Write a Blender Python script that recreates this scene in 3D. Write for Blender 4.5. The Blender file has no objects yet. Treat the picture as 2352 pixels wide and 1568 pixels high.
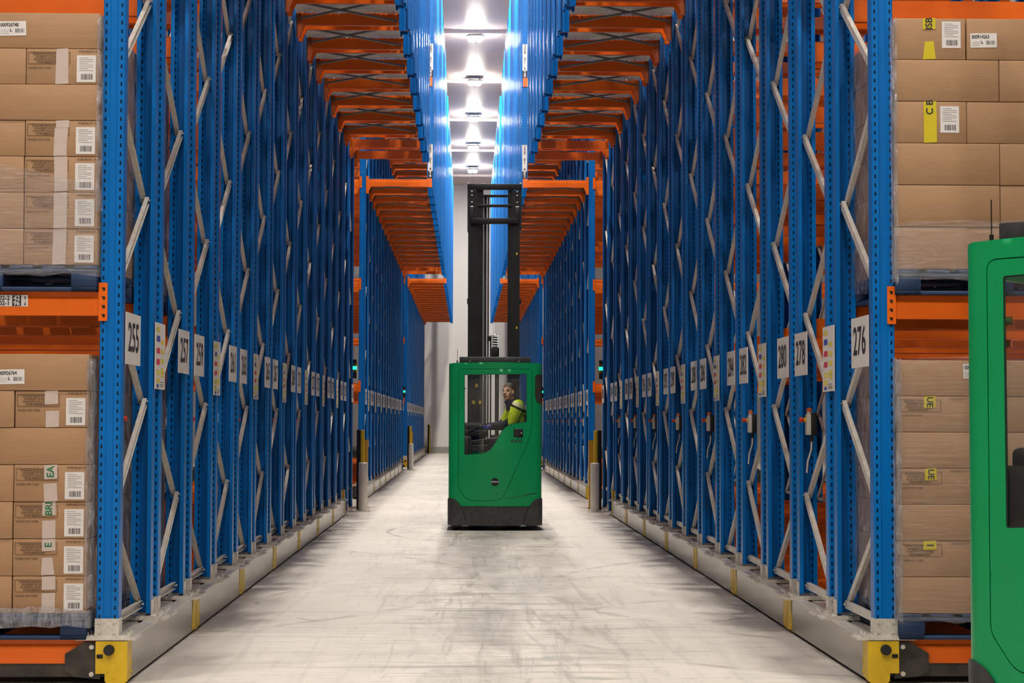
import bpy, bmesh, math, random
from mathutils import Vector, Matrix
from mathutils.geometry import delaunay_2d_cdt

# ------------------------------------------------------------------ camera, light, exposure
SC = bpy.context.scene
COL = SC.collection
random.seed(7)
EYE = 1.47
cam_data = bpy.data.cameras.new('camera')
cam_data.sensor_width = 36.0
cam_data.lens = 4181.9 / 2352.0 * 36.0
cam_data.clip_end = 300
cam = bpy.data.objects.new('camera', cam_data)
COL.objects.link(cam)
_M = (Matrix.Rotation(-math.radians(1.3966), 4, 'Z') @ Matrix.Rotation(math.radians(90 + 2.5202), 4, 'X')
      @ Matrix.Rotation(math.radians(0.1553), 4, 'Z'))
cam.matrix_world = Matrix.Translation((0, 0, EYE)) @ _M
SC.camera = cam
cam_data.dof.use_dof = False

SC.view_settings.view_transform = 'Standard'
SC.view_settings.look = 'None'
SC.view_settings.gamma = 1.0
SC.view_settings.use_curve_mapping = False
SC.view_settings.exposure = 0.25

world = bpy.data.worlds.new('world')
SC.world = world
world.use_nodes = True
world.node_tree.nodes['Background'].inputs[0].default_value = (0.9, 0.92, 1.0, 1)
world.node_tree.nodes['Background'].inputs[1].default_value = 0.0

SC.cycles.use_adaptive_sampling = True
SC.cycles.adaptive_threshold = 0.03
SC.cycles.max_bounces = 7
SC.cycles.diffuse_bounces = 3
SC.cycles.glossy_bounces = 3
SC.cycles.transmission_bounces = 4
SC.cycles.transparent_max_bounces = 10
SC.cycles.caustics_reflective = False
SC.cycles.caustics_refractive = False
SC.cycles.sample_clamp_indirect = 4.0

# layout of the hall (metres; the aisle runs along +Y, the camera stands at the origin)
AL, AR = -1.893, 2.262          # aisle faces of the rack bases
Y0, PITCH = 10.27, 2.61         # first rack, depth of one two-row rack
CEIL = 12.55
WALL_Y = 85.0
LAMP_X = 0.19
LAMP_Z = CEIL - 0.22
LAMPS_GAP = [51.4 - 6.86 * k for k in range(5, 0, -1)] + [51.4, 58.2, 65.2, 72.1, 78.8]
LAMPS_FRONT = [(x, y) for y in (7.6, 1.4, -5.2) for x in (-5.2, LAMP_X, 5.6)]
P_GAP, P_FRONT, P_CROSS = 430.0, 165.0, 60.0
LAMP_COL = (1.0, 0.93, 0.84)

# ------------------------------------------------------------------ helpers
def srgb(r, g, b):
    f = lambda c: (c / 255 / 12.92) if c / 255 <= 0.04045 else ((c / 255 + 0.055) / 1.055) ** 2.4
    return (f(r), f(g), f(b))

class NT:
    def __init__(self, name):
        self.m = bpy.data.materials.new(name)
        self.m.use_nodes = True
        self.t = self.m.node_tree
        self.b = self.t.nodes['Principled BSDF']
        self.out = self.t.nodes['Material Output']
    def n(self, typ, **kw):
        nd = self.t.nodes.new(typ)
        for k, v in kw.items():
            setattr(nd, k, v)
        return nd
    def l(self, a, b):
        self.t.links.new(a, b)
    def obj(self):
        return self.n('ShaderNodeTexCoord').outputs['Object']
    def mapping(self, src, scale=(1, 1, 1), rot=(0, 0, 0), loc=(0, 0, 0)):
        mp = self.n('ShaderNodeMapping')
        mp.inputs['Scale'].default_value = scale
        mp.inputs['Rotation'].default_value = rot
        mp.inputs['Location'].default_value = loc
        self.l(src, mp.inputs['Vector'])
        return mp.outputs[0]
    def noise(self, vec, scale, detail=3, rough=0.55, dist=0.0):
        nz = self.n('ShaderNodeTexNoise')
        nz.inputs['Scale'].default_value = scale
        nz.inputs['Detail'].default_value = detail
        nz.inputs['Roughness'].default_value = rough
        nz.inputs['Distortion'].default_value = dist
        self.l(vec, nz.inputs['Vector'])
        return nz.outputs['Fac']
    def ramp(self, fac, stops):
        r = self.n('ShaderNodeValToRGB')
        el = r.color_ramp.elements
        while len(el) < len(stops):
            el.new(0.5)
        for e, (p, c) in zip(el, stops):
            e.position = p
            e.color = (c[0], c[1], c[2], 1) if not isinstance(c, (int, float)) else (c, c, c, 1)
        self.l(fac, r.inputs[0])
        return r.outputs[0]
    def math(self, op, a, b=None, c=None):
        m = self.n('ShaderNodeMath', operation=op)
        for i, v in enumerate((a, b, c)):
            if v is None:
                continue
            if isinstance(v, (int, float)):
                m.inputs[i].default_value = v
            else:
                self.l(v, m.inputs[i])
        return m.outputs[0]
    def mix(self, fac, a, b, blend='MIX'):
        m = self.n('ShaderNodeMix', data_type='RGBA', blend_type=blend)
        for i, v in ((0, fac), (6, a), (7, b)):
            if isinstance(v, (int, float)):
                m.inputs[i].default_value = v
            elif isinstance(v, tuple):
                m.inputs[i].default_value = (v[0], v[1], v[2], 1)
            else:
                self.l(v, m.inputs[i])
        return m.outputs[2]
    def bump(self, h, strength=0.3, dist=0.01):
        b = self.n('ShaderNodeBump')
        b.inputs['Strength'].default_value = strength
        b.inputs['Distance'].default_value = dist
        self.l(h, b.inputs['Height'])
        self.l(b.outputs[0], self.b.inputs['Normal'])
    def set(self, **kw):
        for k, v in kw.items():
            k = k.replace('_', ' ')
            k = {'IOR': 'IOR'}.get(k, k)
            s = self.b.inputs[k]
            if isinstance(v, (int, float)):
                s.default_value = v
            elif isinstance(v, tuple):
                s.default_value = (v[0], v[1], v[2], 1)
            else:
                self.l(v, s)

def plain(name, col, rough=0.5, metal=0.0, var=0.12, vscale=6.0, spec=0.5):
    t = NT(name)
    nz = t.noise(t.obj(), vscale, 4)
    d = tuple(c * (1 - var) for c in col)
    u = tuple(min(1, c * (1 + var)) for c in col)
    t.set(Base_Color=t.ramp(nz, [(0.3, d), (0.7, u)]), Roughness=rough, Metallic=metal)
    t.b.inputs['Specular IOR Level'].default_value = spec
    return t.m

M = {}
def mat_upright():
    t = NT('blue_rack_paint')
    o = t.obj()
    sep = t.n('ShaderNodeSeparateXYZ'); t.l(o, sep.inputs[0])
    x, y, z = sep.outputs
    def near(v, c, w):
        return t.math('LESS_THAN', t.math('ABSOLUTE', t.math('SUBTRACT', v, c)), w)
    fz = t.math('FRACT', t.math('DIVIDE', t.math('ADD', z, 50.0), 0.05))
    ax = t.math('ABSOLUTE', x)
    tear = t.math('ADD', 0.0034, t.math('MULTIPLY', t.math('SUBTRACT', 0.75, fz), 0.004))
    slot = t.math('MULTIPLY', t.math('LESS_THAN', t.math('ABSOLUTE', t.math('SUBTRACT', ax, 0.0435)), tear), near(fz, 0.5, 0.23))
    slot = t.math('MULTIPLY', slot, t.math('LESS_THAN', y, 0.012))
    hole = t.math('MULTIPLY', near(y, 0.05, 0.004), near(fz, 0.5, 0.09))
    hole = t.math('MULTIPLY', hole, t.math('GREATER_THAN', ax, 0.05))
    dark = t.math('MAXIMUM', slot, hole)
    nz = t.noise(o, 2.5, 4)
    base = t.ramp(nz, [(0.3, (0.0012, 0.138, 0.47)), (0.7, (0.0016, 0.158, 0.54))])
    chip = t.noise(t.mapping(o, (1, 1, 0.5)), 45, 3, 0.7)
    chips = t.math('MULTIPLY', t.math('GREATER_THAN', chip, 0.73), 0.7)
    base = t.mix(chips, base, (0.25, 0.33, 0.42))
    t.set(Base_Color=t.mix(dark, base, (0.002, 0.006, 0.016)), Roughness=0.33)
    t.b.inputs['Specular IOR Level'].default_value = 0.22
    return t.m
def mat_orange():
    t = NT('orange_beam_paint')
    nz = t.noise(t.mapping(t.obj(), (0.5, 2, 2)), 3.0, 4)
    t.set(Base_Color=t.ramp(nz, [(0.3, (0.74, 0.118, 0.004)), (0.7, (0.86, 0.155, 0.006))]), Roughness=0.33)
    t.b.inputs['Specular IOR Level'].default_value = 0.35
    t.b.inputs['Coat Weight'].default_value = 0.2
    t.b.inputs['Coat Roughness'].default_value = 0.2
    return t.m
def mat_galv(name, a, b, rough=0.42, metal=0.55, streak=(1, 1, 0.15)):
    t = NT(name)
    o = t.obj()
    n1 = t.noise(t.mapping(o, streak), 14, 5, 0.65)
    v = t.n('ShaderNodeTexVoronoi'); v.inputs['Scale'].default_value = 55; t.l(o, v.inputs['Vector'])
    k = t.math('ADD', t.math('MULTIPLY', n1, 0.75), t.math('MULTIPLY', v.outputs['Distance'], 0.3))
    t.set(Base_Color=t.ramp(k, [(0.25, a), (0.75, b)]), Roughness=t.ramp(n1, [(0.3, rough - 0.08), (0.7, rough + 0.1)]), Metallic=metal)
    return t.m
def mat_card(name, a, b):
    t = NT(name)
    o = t.obj()
    n1 = t.noise(t.mapping(o, (0.6, 1, 6)), 6, 5, 0.6)
    n2 = t.noise(o, 3.0, 2)
    t.set(Base_Color=t.mix(t.math('MULTIPLY', n2, 0.5), t.ramp(n1, [(0.3, a), (0.7, b)]), a), Roughness=0.6)
    t.bump(t.noise(t.mapping(o, (0.3, 1, 8)), 14, 3), 0.12, 0.004)
    return t.m
def mat_pallet():
    t = NT('blue_pallet_wood')
    o = t.obj()
    g = t.noise(t.mapping(o, (0.7, 1, 5)), 12, 4)
    chip = t.noise(o, 9, 4, 0.7)
    c = t.ramp(g, [(0.3, (0.004, 0.022, 0.072)), (0.7, (0.007, 0.036, 0.115))])
    t.set(Base_Color=t.mix(t.math('GREATER_THAN', chip, 0.69), c, (0.38, 0.25, 0.14)), Roughness=0.6)
    return t.m
def mat_film(name, amount, tint=(0.95, 0.96, 1.0), scale=(1, 1, 9), haze=0.07):
    t = NT(name)
    o = t.obj()
    h = t.noise(t.mapping(o, scale), 7, 5, 0.7, 0.8)
    bp = t.n('ShaderNodeBump'); bp.inputs['Strength'].default_value = 0.7; bp.inputs['Distance'].default_value = 0.03
    t.l(h, bp.inputs['Height'])
    gl = t.n('ShaderNodeBsdfGlossy'); gl.inputs['Roughness'].default_value = 0.16
    gl.inputs['Color'].default_value = (*tint, 1)
    t.l(bp.outputs[0], gl.inputs['Normal'])
    df = t.n('ShaderNodeBsdfDiffuse'); df.inputs['Color'].default_value = (0.75, 0.75, 0.78, 1)
    tr = t.n('ShaderNodeBsdfTransparent'); tr.inputs['Color'].default_value = (0.95, 0.95, 0.96, 1)
    m1 = t.n('ShaderNodeMixShader')
    t.l(t.ramp(h, [(0.42, 0.0), (0.72, haze * 3)]), m1.inputs[0])
    t.l(tr.outputs[0], m1.inputs[1]); t.l(df.outputs[0], m1.inputs[2])
    m2 = t.n('ShaderNodeMixShader')
    t.l(t.math('MULTIPLY', t.ramp(h, [(0.3, 0.35), (0.75, 1.0)]), amount), m2.inputs[0])
    t.l(m1.outputs[0], m2.inputs[1]); t.l(gl.outputs[0], m2.inputs[2])
    t.l(m2.outputs[0], t.out.inputs['Surface'])
    t.t.nodes.remove(t.b)
    return t.m
def mat_glass(name, refl=0.05, col=(0.985, 0.99, 0.985), rough=0.02):
    t = NT(name)
    gl = t.n('ShaderNodeBsdfGlossy'); gl.inputs['Roughness'].default_value = rough
    tr = t.n('ShaderNodeBsdfTransparent'); tr.inputs['Color'].default_value = (*col, 1)
    fr = t.n('ShaderNodeFresnel'); fr.inputs['IOR'].default_value = 1.45
    m = t.n('ShaderNodeMixShader')
    t.l(t.math('ADD', t.math('MULTIPLY', fr.outputs[0], 0.8), refl * 0.4), m.inputs[0])
    t.l(tr.outputs[0], m.inputs[1]); t.l(gl.outputs[0], m.inputs[2])
    t.l(m.outputs[0], t.out.inputs['Surface'])
    t.t.nodes.remove(t.b)
    return t.m
def mat_emit(name, col, strength):
    t = NT(name)
    t.set(Base_Color=tuple(c * 0.6 for c in col), Roughness=0.4)
    t.b.inputs['Emission Color'].default_value = (*col, 1)
    t.b.inputs['Emission Strength'].default_value = strength
    return t.m
def mat_floor():
    t = NT('polished_concrete')
    o = t.obj()
    sep = t.n('ShaderNodeSeparateXYZ'); t.l(o, sep.inputs[0])
    x = sep.outputs[0]
    big = t.noise(t.mapping(o, (0.5, 0.35, 1)), 0.9, 5, 0.6)
    fine = t.noise(o, 9, 6, 0.7)
    base = t.ramp(t.math('ADD', t.math('MULTIPLY', big, 0.6), t.math('MULTIPLY', fine, 0.4)),
                  [(0.32, (0.52, 0.485, 0.43)), (0.55, (0.65, 0.61, 0.55)), (0.75, (0.72, 0.68, 0.62))])
    # traffic band down the middle of the aisle
    band = t.math('SUBTRACT', 1.0, t.math('DIVIDE', t.math('ABSOLUTE', t.math('SUBTRACT', x, 0.22)), 1.25))
    band = t.math('MAXIMUM', band, 0.0)
    dirt = t.noise(t.mapping(o, (0.8, 0.22, 1)), 1.6, 6, 0.7, 0.6)
    dm = t.math('MULTIPLY', t.ramp(dirt, [(0.36, 0.0), (0.62, 1.0)]), t.math('MULTIPLY', band, 0.95))
    base = t.mix(dm, base, (0.31, 0.30, 0.27))
    # cross-wise scuffs and swirls left by turning wheels
    def scuff(scale, rot, sz, lo, hi, k, col):
        nonlocal base
        s = t.noise(t.mapping(o, scale, (0, 0, rot)), sz, 4, 0.6, 1.2)
        msk = t.math('MULTIPLY', t.ramp(s, [(lo, 0.0), (hi, 1.0)]), k)
        base = t.mix(t.math('MULTIPLY', msk, t.math('ADD', 0.25, band)), base, col)
    scuff((0.5, 5, 1), 0.10, 1.3, 0.56, 0.66, 0.75, (0.24, 0.232, 0.21))
    scuff((0.7, 6, 1), -0.35, 1.0, 0.57, 0.67, 0.7, (0.22, 0.212, 0.19))
    scuff((5, 0.35, 1), 0.04, 1.2, 0.54, 0.66, 0.75, (0.29, 0.28, 0.25))
    scuff((6, 0.6, 1), -0.3, 1.0, 0.58, 0.68, 0.65, (0.28, 0.27, 0.245))
    scuff((0.9, 5, 1), 0.02, 3.2, 0.60, 0.72, 0.5, (0.30, 0.29, 0.265))
    scuff((1.2, 14, 1), 0.5, 1.2, 0.60, 0.70, 0.5, (0.62, 0.6, 0.56))
    scuff((1.0, 11, 1), -0.8, 1.1, 0.60, 0.70, 0.5, (0.24, 0.235, 0.215))
    # thin dark tyre arcs
    def arc(cx, cy, r, w, k, lo):
        nonlocal base
        y = sep.outputs[1]
        d = t.math('SQRT', t.math('ADD', t.math('POWER', t.math('SUBTRACT', x, cx), 2.0), t.math('POWER', t.math('SUBTRACT', y, cy), 2.0)))
        line = t.math('LESS_THAN', t.math('ABSOLUTE', t.math('SUBTRACT', d, r)), w)
        br = t.ramp(t.noise(o, 2.2, 3), [(lo, 0.0), (lo + 0.12, 1.0)])
        base = t.mix(t.math('MULTIPLY', t.math('MULTIPLY', line, br), k), base, (0.16, 0.155, 0.14))
    arc(2.2, 24.5, 3.25, 0.030, 0.6, 0.42)
    arc(0.4, 15.0, 2.1, 0.018, 0.5, 0.50)
    arc(-5.5, 17.0, 5.6, 0.05, 0.35, 0.45)
    arc(5.9, 16.0, 5.2, 0.05, 0.35, 0.45)
    arc(0.2, 18.0, 1.2, 0.015, 0.45, 0.5)
    arc(-0.4, 20.5, 0.9, 0.014, 0.5, 0.48)
    arc(3.2, 13.0, 2.6, 0.04, 0.35, 0.48)
    y = sep.outputs[1]
    joint = t.math('LESS_THAN', t.math('ABSOLUTE', t.math('SUBTRACT', t.math('FRACT', t.math('DIVIDE', t.math('ADD', y, 100.0), 7.8)), 0.5)), 0.0008)
    base = t.mix(t.math('MULTIPLY', joint, 0.6), base, (0.2, 0.19, 0.18))
    t.set(Base_Color=base, Roughness=t.ramp(fine, [(0.3, 0.5), (0.7, 0.72)]))
    t.b.inputs['Specular IOR Level'].default_value = 0.22
    t.bump(fine, 0.05, 0.004)
    return t.m
def mat_panel(name, col, pitch, axis, seam=0.012, rough=0.45):
    t = NT(name)
    o = t.obj()
    sep = t.n('ShaderNodeSeparateXYZ'); t.l(o, sep.inputs[0])
    v = sep.outputs[axis]
    f = t.math('FRACT', t.math('DIVIDE', t.math('ADD', v, 200.0), pitch))
    s = t.math('LESS_THAN', f, seam / pitch)
    nz = t.noise(o, 0.6, 4)
    c = t.ramp(nz, [(0.3, tuple(k * 0.95 for k in col)), (0.7, col)])
    t.set(Base_Color=t.mix(t.math('MULTIPLY', s, 0.5), c, tuple(k * 0.6 for k in col)), Roughness=rough)
    w = t.math('SINE', t.math('MULTIPLY', v, 2 * math.pi / 0.25))
    t.bump(w, 0.15, 0.004)
    return t.m

M['blue'] = mat_upright()
M['blue_plain'] = plain('dark_blue_paint', (0.003, 0.105, 0.34), 0.32, 0, 0.08, 2)
M['orange'] = mat_orange()
M['galv'] = mat_galv('galvanised_steel', (0.52, 0.49, 0.44), (0.78, 0.745, 0.68), 0.42, 0.3)
def mat_panel_steel():
    t = NT('brushed_base_panel')
    o = t.obj()
    n1 = t.noise(t.mapping(o, (1, 0.8, 14)), 3, 4)
    n2 = t.noise(o, 1.4, 3)
    t.set(Base_Color=t.ramp(t.math('ADD', t.math('MULTIPLY', n1, 0.4), t.math('MULTIPLY', n2, 0.6)), [(0.3, (0.27, 0.25, 0.22)), (0.7, (0.40, 0.375, 0.335))]), Roughness=0.24, Metallic=0.85)
    return t.m
M['stainless'] = mat_panel_steel()
M['deck'] = mat_galv('galvanised_deck', (0.78, 0.77, 0.76), (0.93, 0.92, 0.91), 0.5, 0.0)
M['dark_steel'] = plain('dark_grey_bar', (0.17, 0.165, 0.16), 0.45, 0.3)
M['yellow'] = plain('yellow_cover_paint', (0.70, 0.46, 0.015), 0.4, 0, 0.06)
M['amber'] = plain('amber_guard_paint', (0.62, 0.34, 0.02), 0.4, 0, 0.05)
M['black'] = plain('black_paint', (0.010, 0.010, 0.011), 0.45, 0, 0.3, 8, 0.3)
M['chassis'] = plain('worn_black_chassis', (0.040, 0.036, 0.030), 0.5, 0, 0.5, 10)
M['rubber'] = plain('black_rubber', (0.012, 0.012, 0.013), 0.6)
M['bumper'] = plain('scuffed_black_bumper', (0.032, 0.032, 0.034), 0.45, 0, 0.45, 14)
M['white'] = plain('white_plate', (0.74, 0.71, 0.68), 0.45, 0, 0.03)
M['label_white'] = plain('white_label', (0.72, 0.70, 0.69), 0.5, 0, 0.03)
M['ink'] = plain('black_ink', (0.02, 0.018, 0.03), 0.6)
M['brown_ink'] = plain('brown_ink', (0.13, 0.075, 0.04), 0.7)
M['green_ink'] = plain('green_ink', (0.02, 0.17, 0.07), 0.6)
M['grey_ink'] = plain('grey_ink', (0.22, 0.21, 0.21), 0.6)
M['stickers'] = {'y': plain('yellow_sticker', (0.72, 0.62, 0.10), 0.5), 'b': plain('blue_sticker', (0.04, 0.07, 0.42), 0.5),
                 'r': plain('red_sticker', (0.65, 0.04, 0.08), 0.5)}
M['card'] = mat_card('brown_cardboard', (0.355, 0.205, 0.105), (0.42, 0.25, 0.132))
M['tape'] = plain('clear_packing_tape', (0.56, 0.47, 0.42), 0.3, 0, 0.05, 20)
M['ytape'] = plain('yellow_tape', (0.62, 0.52, 0.02), 0.35, 0, 0.05)
M['pallet'] = mat_pallet()
M['film'] = mat_film('stretch_film', 0.16, haze=0.03)
M['film_side'] = mat_film('stretch_film_dense', 0.42, (0.80, 0.86, 1.0), (5, 2, 1.2), 0.10)
M['film_tight'] = mat_film('stretch_film_tight', 0.09, (1, 0.97, 0.92), (0.5, 1, 12), 0.03)
def mat_truck():
    t = NT('green_truck_paint')
    nz = t.noise(t.obj(), 3, 4)
    t.set(Base_Color=t.ramp(nz, [(0.3, (0.0, 0.275, 0.085)), (0.7, (0.0, 0.30, 0.096))]), Roughness=0.3)
    t.b.inputs['Specular IOR Level'].default_value = 0.3
    t.b.inputs['Coat Weight'].default_value = 0.15
    t.b.inputs['Coat Roughness'].default_value = 0.12
    return t.m
M['green'] = mat_truck()
M['glass'] = mat_glass('cab_glass')
M['dark_glass'] = plain('dark_tinted_glass', (0.05, 0.045, 0.04), 0.08, 0, 0.3)
M['chrome'] = plain('bright_metal', (0.65, 0.65, 0.66), 0.22, 0.9, 0.05)
M['seat'] = plain('black_seat_fabric', (0.02, 0.02, 0.023), 0.7)
M['red_button'] = plain('red_button', (0.62, 0.035, 0.015), 0.35, 0, 0.05)
M['box_grey'] = plain('light_grey_plastic', (0.48, 0.47, 0.44), 0.45, 0, 0.05)
M['lamp_orange'] = plain('orange_lens', (0.55, 0.10, 0.02), 0.2, 0, 0.1)
M['beacon_green'] = mat_emit('green_signal_light', (0.01, 1.0, 0.30), 3.0)
M['beacon_amber'] = plain('amber_lens_unlit', (0.18, 0.11, 0.01), 0.2)
M['lamp_lens'] = mat_emit('lit_lamp_lens', (1.0, 0.93, 0.84), 220.0)
M['hivis'] = plain('yellow_hi_vis_fabric', (0.62, 0.78, 0.015), 0.75, 0, 0.2, 18)
M['reflective'] = plain('pale_reflective_band', (0.80, 0.77, 0.42), 0.5)
M['navy'] = plain('navy_work_fabric', (0.010, 0.013, 0.030), 0.75, 0, 0.3, 20)
M['skin'] = plain('skin', (0.45, 0.245, 0.165), 0.5, 0, 0.10, 20)
M['hair'] = plain('greying_brown_hair', (0.095, 0.066, 0.048), 0.6, 0, 0.35, 60)
M['glove'] = plain('blue_glove', (0.012, 0.055, 0.40), 0.65, 0, 0.15, 30)
M['eye'] = plain('eye', (0.015, 0.012, 0.01), 0.2)
M['lip'] = plain('lip', (0.28, 0.11, 0.085), 0.5)
M['cab_fill_lens'] = mat_emit('cab_fill_glow', (1.0, 0.93, 0.84), 6.0)  # glow of the fill lamp added inside the cab
M['floor'] = mat_floor()
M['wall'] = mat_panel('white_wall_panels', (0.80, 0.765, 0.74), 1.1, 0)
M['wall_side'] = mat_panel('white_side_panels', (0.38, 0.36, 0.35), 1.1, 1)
M['ceil'] = mat_panel('white_ceiling_panels', (0.93, 0.76, 0.67), 1.1, 0)
M['kerb'] = plain('grey_kerb', (0.30, 0.29, 0.27), 0.7)

class MB:
    """collects faces with a material index; build() makes one mesh datablock"""
    def __init__(self):
        self.v, self.f, self.mi, self.sm = [], [], [], []
    def add(self, vs, fs, mi=0, smooth=False):
        o = len(self.v)
        self.v += [tuple(p) for p in vs]
        self.f += [tuple(o + i for i in f) for f in fs]
        self.mi += [mi] * len(fs)
        self.sm += [smooth] * len(fs)
        return self
    def box(self, x0, x1, y0, y1, z0, z1, mi=0):
        vs = [(x0, y0, z0), (x1, y0, z0), (x1, y1, z0), (x0, y1, z0), (x0, y0, z1), (x1, y0, z1), (x1, y1, z1), (x0, y1, z1)]
        return self.add(vs, [(0, 3, 2, 1), (4, 5, 6, 7), (0, 1, 5, 4), (1, 2, 6, 5), (2, 3, 7, 6), (3, 0, 4, 7)], mi)
    def rbox(self, x0, x1, y0, y1, z0, z1, w=0.008, seg=2, mi=0):
        bm = bmesh.new()
        bmesh.ops.create_cube(bm, size=1)
        for v in bm.verts:
            v.co = (x0 + (v.co.x + .5) * (x1 - x0), y0 + (v.co.y + .5) * (y1 - y0), z0 + (v.co.z + .5) * (z1 - z0))
        bmesh.ops.bevel(bm, geom=bm.edges[:], offset=w, segments=seg, affect='EDGES', profile=0.5)
        return self.from_bm(bm, mi, True)
    def from_bm(self, bm, mi=0, smooth=False):
        bm.verts.ensure_lookup_table()
        bm.verts.index_update()
        self.add([v.co[:] for v in bm.verts], [[v.index for v in f.verts] for f in bm.faces], mi, smooth)
        bm.free()
        return self
    def prism(self, poly, axis, a0, a1, mi=0, smooth=False):
        """poly in the two other axes (x: (y,z)  y: (x,z)  z: (x,y))"""
        def P(p, a):
            return {'x': (a, p[0], p[1]), 'y': (p[0], a, p[1]), 'z': (p[0], p[1], a)}[axis]
        n = len(poly)
        area = sum(poly[i][0] * poly[(i + 1) % n][1] - poly[(i + 1) % n][0] * poly[i][1] for i in range(n))
        if (area < 0) != (axis == 'y'):
            poly = poly[::-1]
        vs = [P(p, a0) for p in poly] + [P(p, a1) for p in poly]
        self.add(vs, [(i, (i + 1) % n, n + (i + 1) % n, n + i) for i in range(n)], mi, smooth)
        return self.add(vs, [tuple(range(n - 1, -1, -1)), tuple(range(n, 2 * n))], mi)
    def strip(self, pts, th, axis, a0, a1, mi=0):
        """a bent sheet: open 2-d polyline with thickness, extruded along axis"""
        n = len(pts)
        off = []
        for i in range(n):
            d = Vector((0, 0))
            for j, k in ((i - 1, i), (i, i + 1)):
                if j >= 0 and k < n:
                    e = (Vector(pts[k]) - Vector(pts[j])).normalized()
                    d += Vector((-e.y, e.x))
            d = d.normalized()
            e = (Vector(pts[min(i + 1, n - 1)]) - Vector(pts[max(i - 1, 0)])).normalized()
            e2 = (Vector(pts[i]) - Vector(pts[i - 1])).normalized() if i else (Vector(pts[1]) - Vector(pts[0])).normalized()
            c = max(0.5, d.dot(Vector((-e2.y, e2.x))))
            off.append((pts[i][0] + d.x * th / c, pts[i][1] + d.y * th / c))
        def P(p, a):
            return {'x': (a, p[0], p[1]), 'y': (p[0], a, p[1]), 'z': (p[0], p[1], a)}[axis]
        for i in range(n - 1):
            q = [pts[i], pts[i + 1], off[i + 1], off[i]]
            vs = [P(p, a0) for p in q] + [P(p, a1) for p in q]
            fs = [(0, 1, 5, 4), (2, 3, 7, 6), (3, 2, 1, 0), (4, 5, 6, 7)]
            if i == 0: fs.append((3, 0, 4, 7))
            if i == n - 2: fs.append((1, 2, 6, 5))
            self.add(vs, fs, mi)
        return self
    def cyl(self, p0, p1, r, n=12, r2=None, mi=0, smooth=True, caps=True):
        p0, p1 = Vector(p0), Vector(p1)
        r2 = r if r2 is None else r2
        d = (p1 - p0).normalized()
        a = d.orthogonal().normalized()
        b = d.cross(a)
        vs = []
        for p, rr in ((p0, r), (p1, r2)):
            for i in range(n):
                t = 2 * math.pi * i / n
                vs.append(p + (a * math.cos(t) + b * math.sin(t)) * rr)
        self.add(vs, [(i, (i + 1) % n, n + (i + 1) % n, n + i) for i in range(n)], mi, smooth)
        if caps:
            self.add(vs, [tuple(range(n - 1, -1, -1)), tuple(range(n, 2 * n))], mi)
        return self
    def tube(self, pts, r, n=8, mi=0):
        pts = [Vector(p) for p in pts]
        prev = None
        rings = []
        for i, p in enumerate(pts):
            d = (pts[min(i + 1, len(pts) - 1)] - pts[max(i - 1, 0)]).normalized()
            a = d.orthogonal().normalized() if prev is None else (prev - d * prev.dot(d)).normalized()
            prev = a
            b = d.cross(a)
            rr = r[i] if isinstance(r, (list, tuple)) else r
            rings.append([p + (a * math.cos(2 * math.pi * k / n) + b * math.sin(2 * math.pi * k / n)) * rr for k in range(n)])
        vs = [q for ring in rings for q in ring]
        fs = [(i * n + k, i * n + (k + 1) % n, (i + 1) * n + (k + 1) % n, (i + 1) * n + k) for i in range(len(pts) - 1) for k in range(n)]
        self.add(vs, fs, mi, True)
        m = len(vs)
        return self.add(vs, [tuple(range(n - 1, -1, -1)), tuple(range(m - n, m))], mi)
    def ball(self, c, r, mi=0, seg=16, ring=10, rot=None):
        r = (r, r, r) if isinstance(r, (int, float)) else r
        bm = bmesh.new()
        bmesh.ops.create_uvsphere(bm, u_segments=seg, v_segments=ring, radius=1)
        for v in bm.verts:
            q = Vector((v.co.x * r[0], v.co.y * r[1], v.co.z * r[2]))
            if rot is not None:
                q = rot @ q
            v.co = q + Vector(c)
        return self.from_bm(bm, mi, True)
    def quad(self, a, b, c, d, mi=0):
        return self.add([a, b, c, d], [(0, 1, 2, 3)], mi)
    def merge(self, other, mtx=None, mi=None):
        vs = [Vector(p) for p in other.v]
        if mtx is not None:
            vs = [mtx @ p for p in vs]
        o = len(self.v)
        self.v += [tuple(p) for p in vs]
        self.f += [tuple(o + i for i in f) for f in other.f]
        self.mi += other.mi if mi is None else [mi] * len(other.f)
        self.sm += other.sm
        return self
    def mesh(self, name, *mats):
        me = bpy.data.meshes.new(name)
        me.from_pydata(self.v, [], self.f)
        for m in mats:
            me.materials.append(M[m] if isinstance(m, str) else m)
        me.polygons.foreach_set('material_index', self.mi)
        me.polygons.foreach_set('use_smooth', self.sm)
        me.update()
        return me

def obj(name, data, parent=None, loc=(0, 0, 0), rot=(0, 0, 0), label=None):
    o = bpy.data.objects.new(name, data)
    COL.objects.link(o)
    o.location = loc
    o.rotation_euler = rot
    if parent is not None:
        o.parent = parent
    if label:
        o['label'] = label
    return o
def tag(o, label, cat, group=None, kind=None):
    if label: o['label'] = label
    if cat: o['category'] = cat
    if group: o['group'] = group
    if kind: o['kind'] = kind
    return o
def thing(name, label, cat, loc=(0, 0, 0), rotz=0.0, group=None):
    o = obj(name, None, None, loc, (0, 0, rotz))
    o.empty_display_size = 0.2
    return tag(o, label, cat, group)
def struct(name, mb, *mats):
    o = obj(name, mb.mesh(name, *mats))
    o['kind'] = 'structure'
    return o
def copy_tree(o, parent=None):
    c = o.copy()
    COL.objects.link(c)
    c.parent = parent
    for ch in o.children:
        copy_tree(ch, c)
    return c

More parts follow.
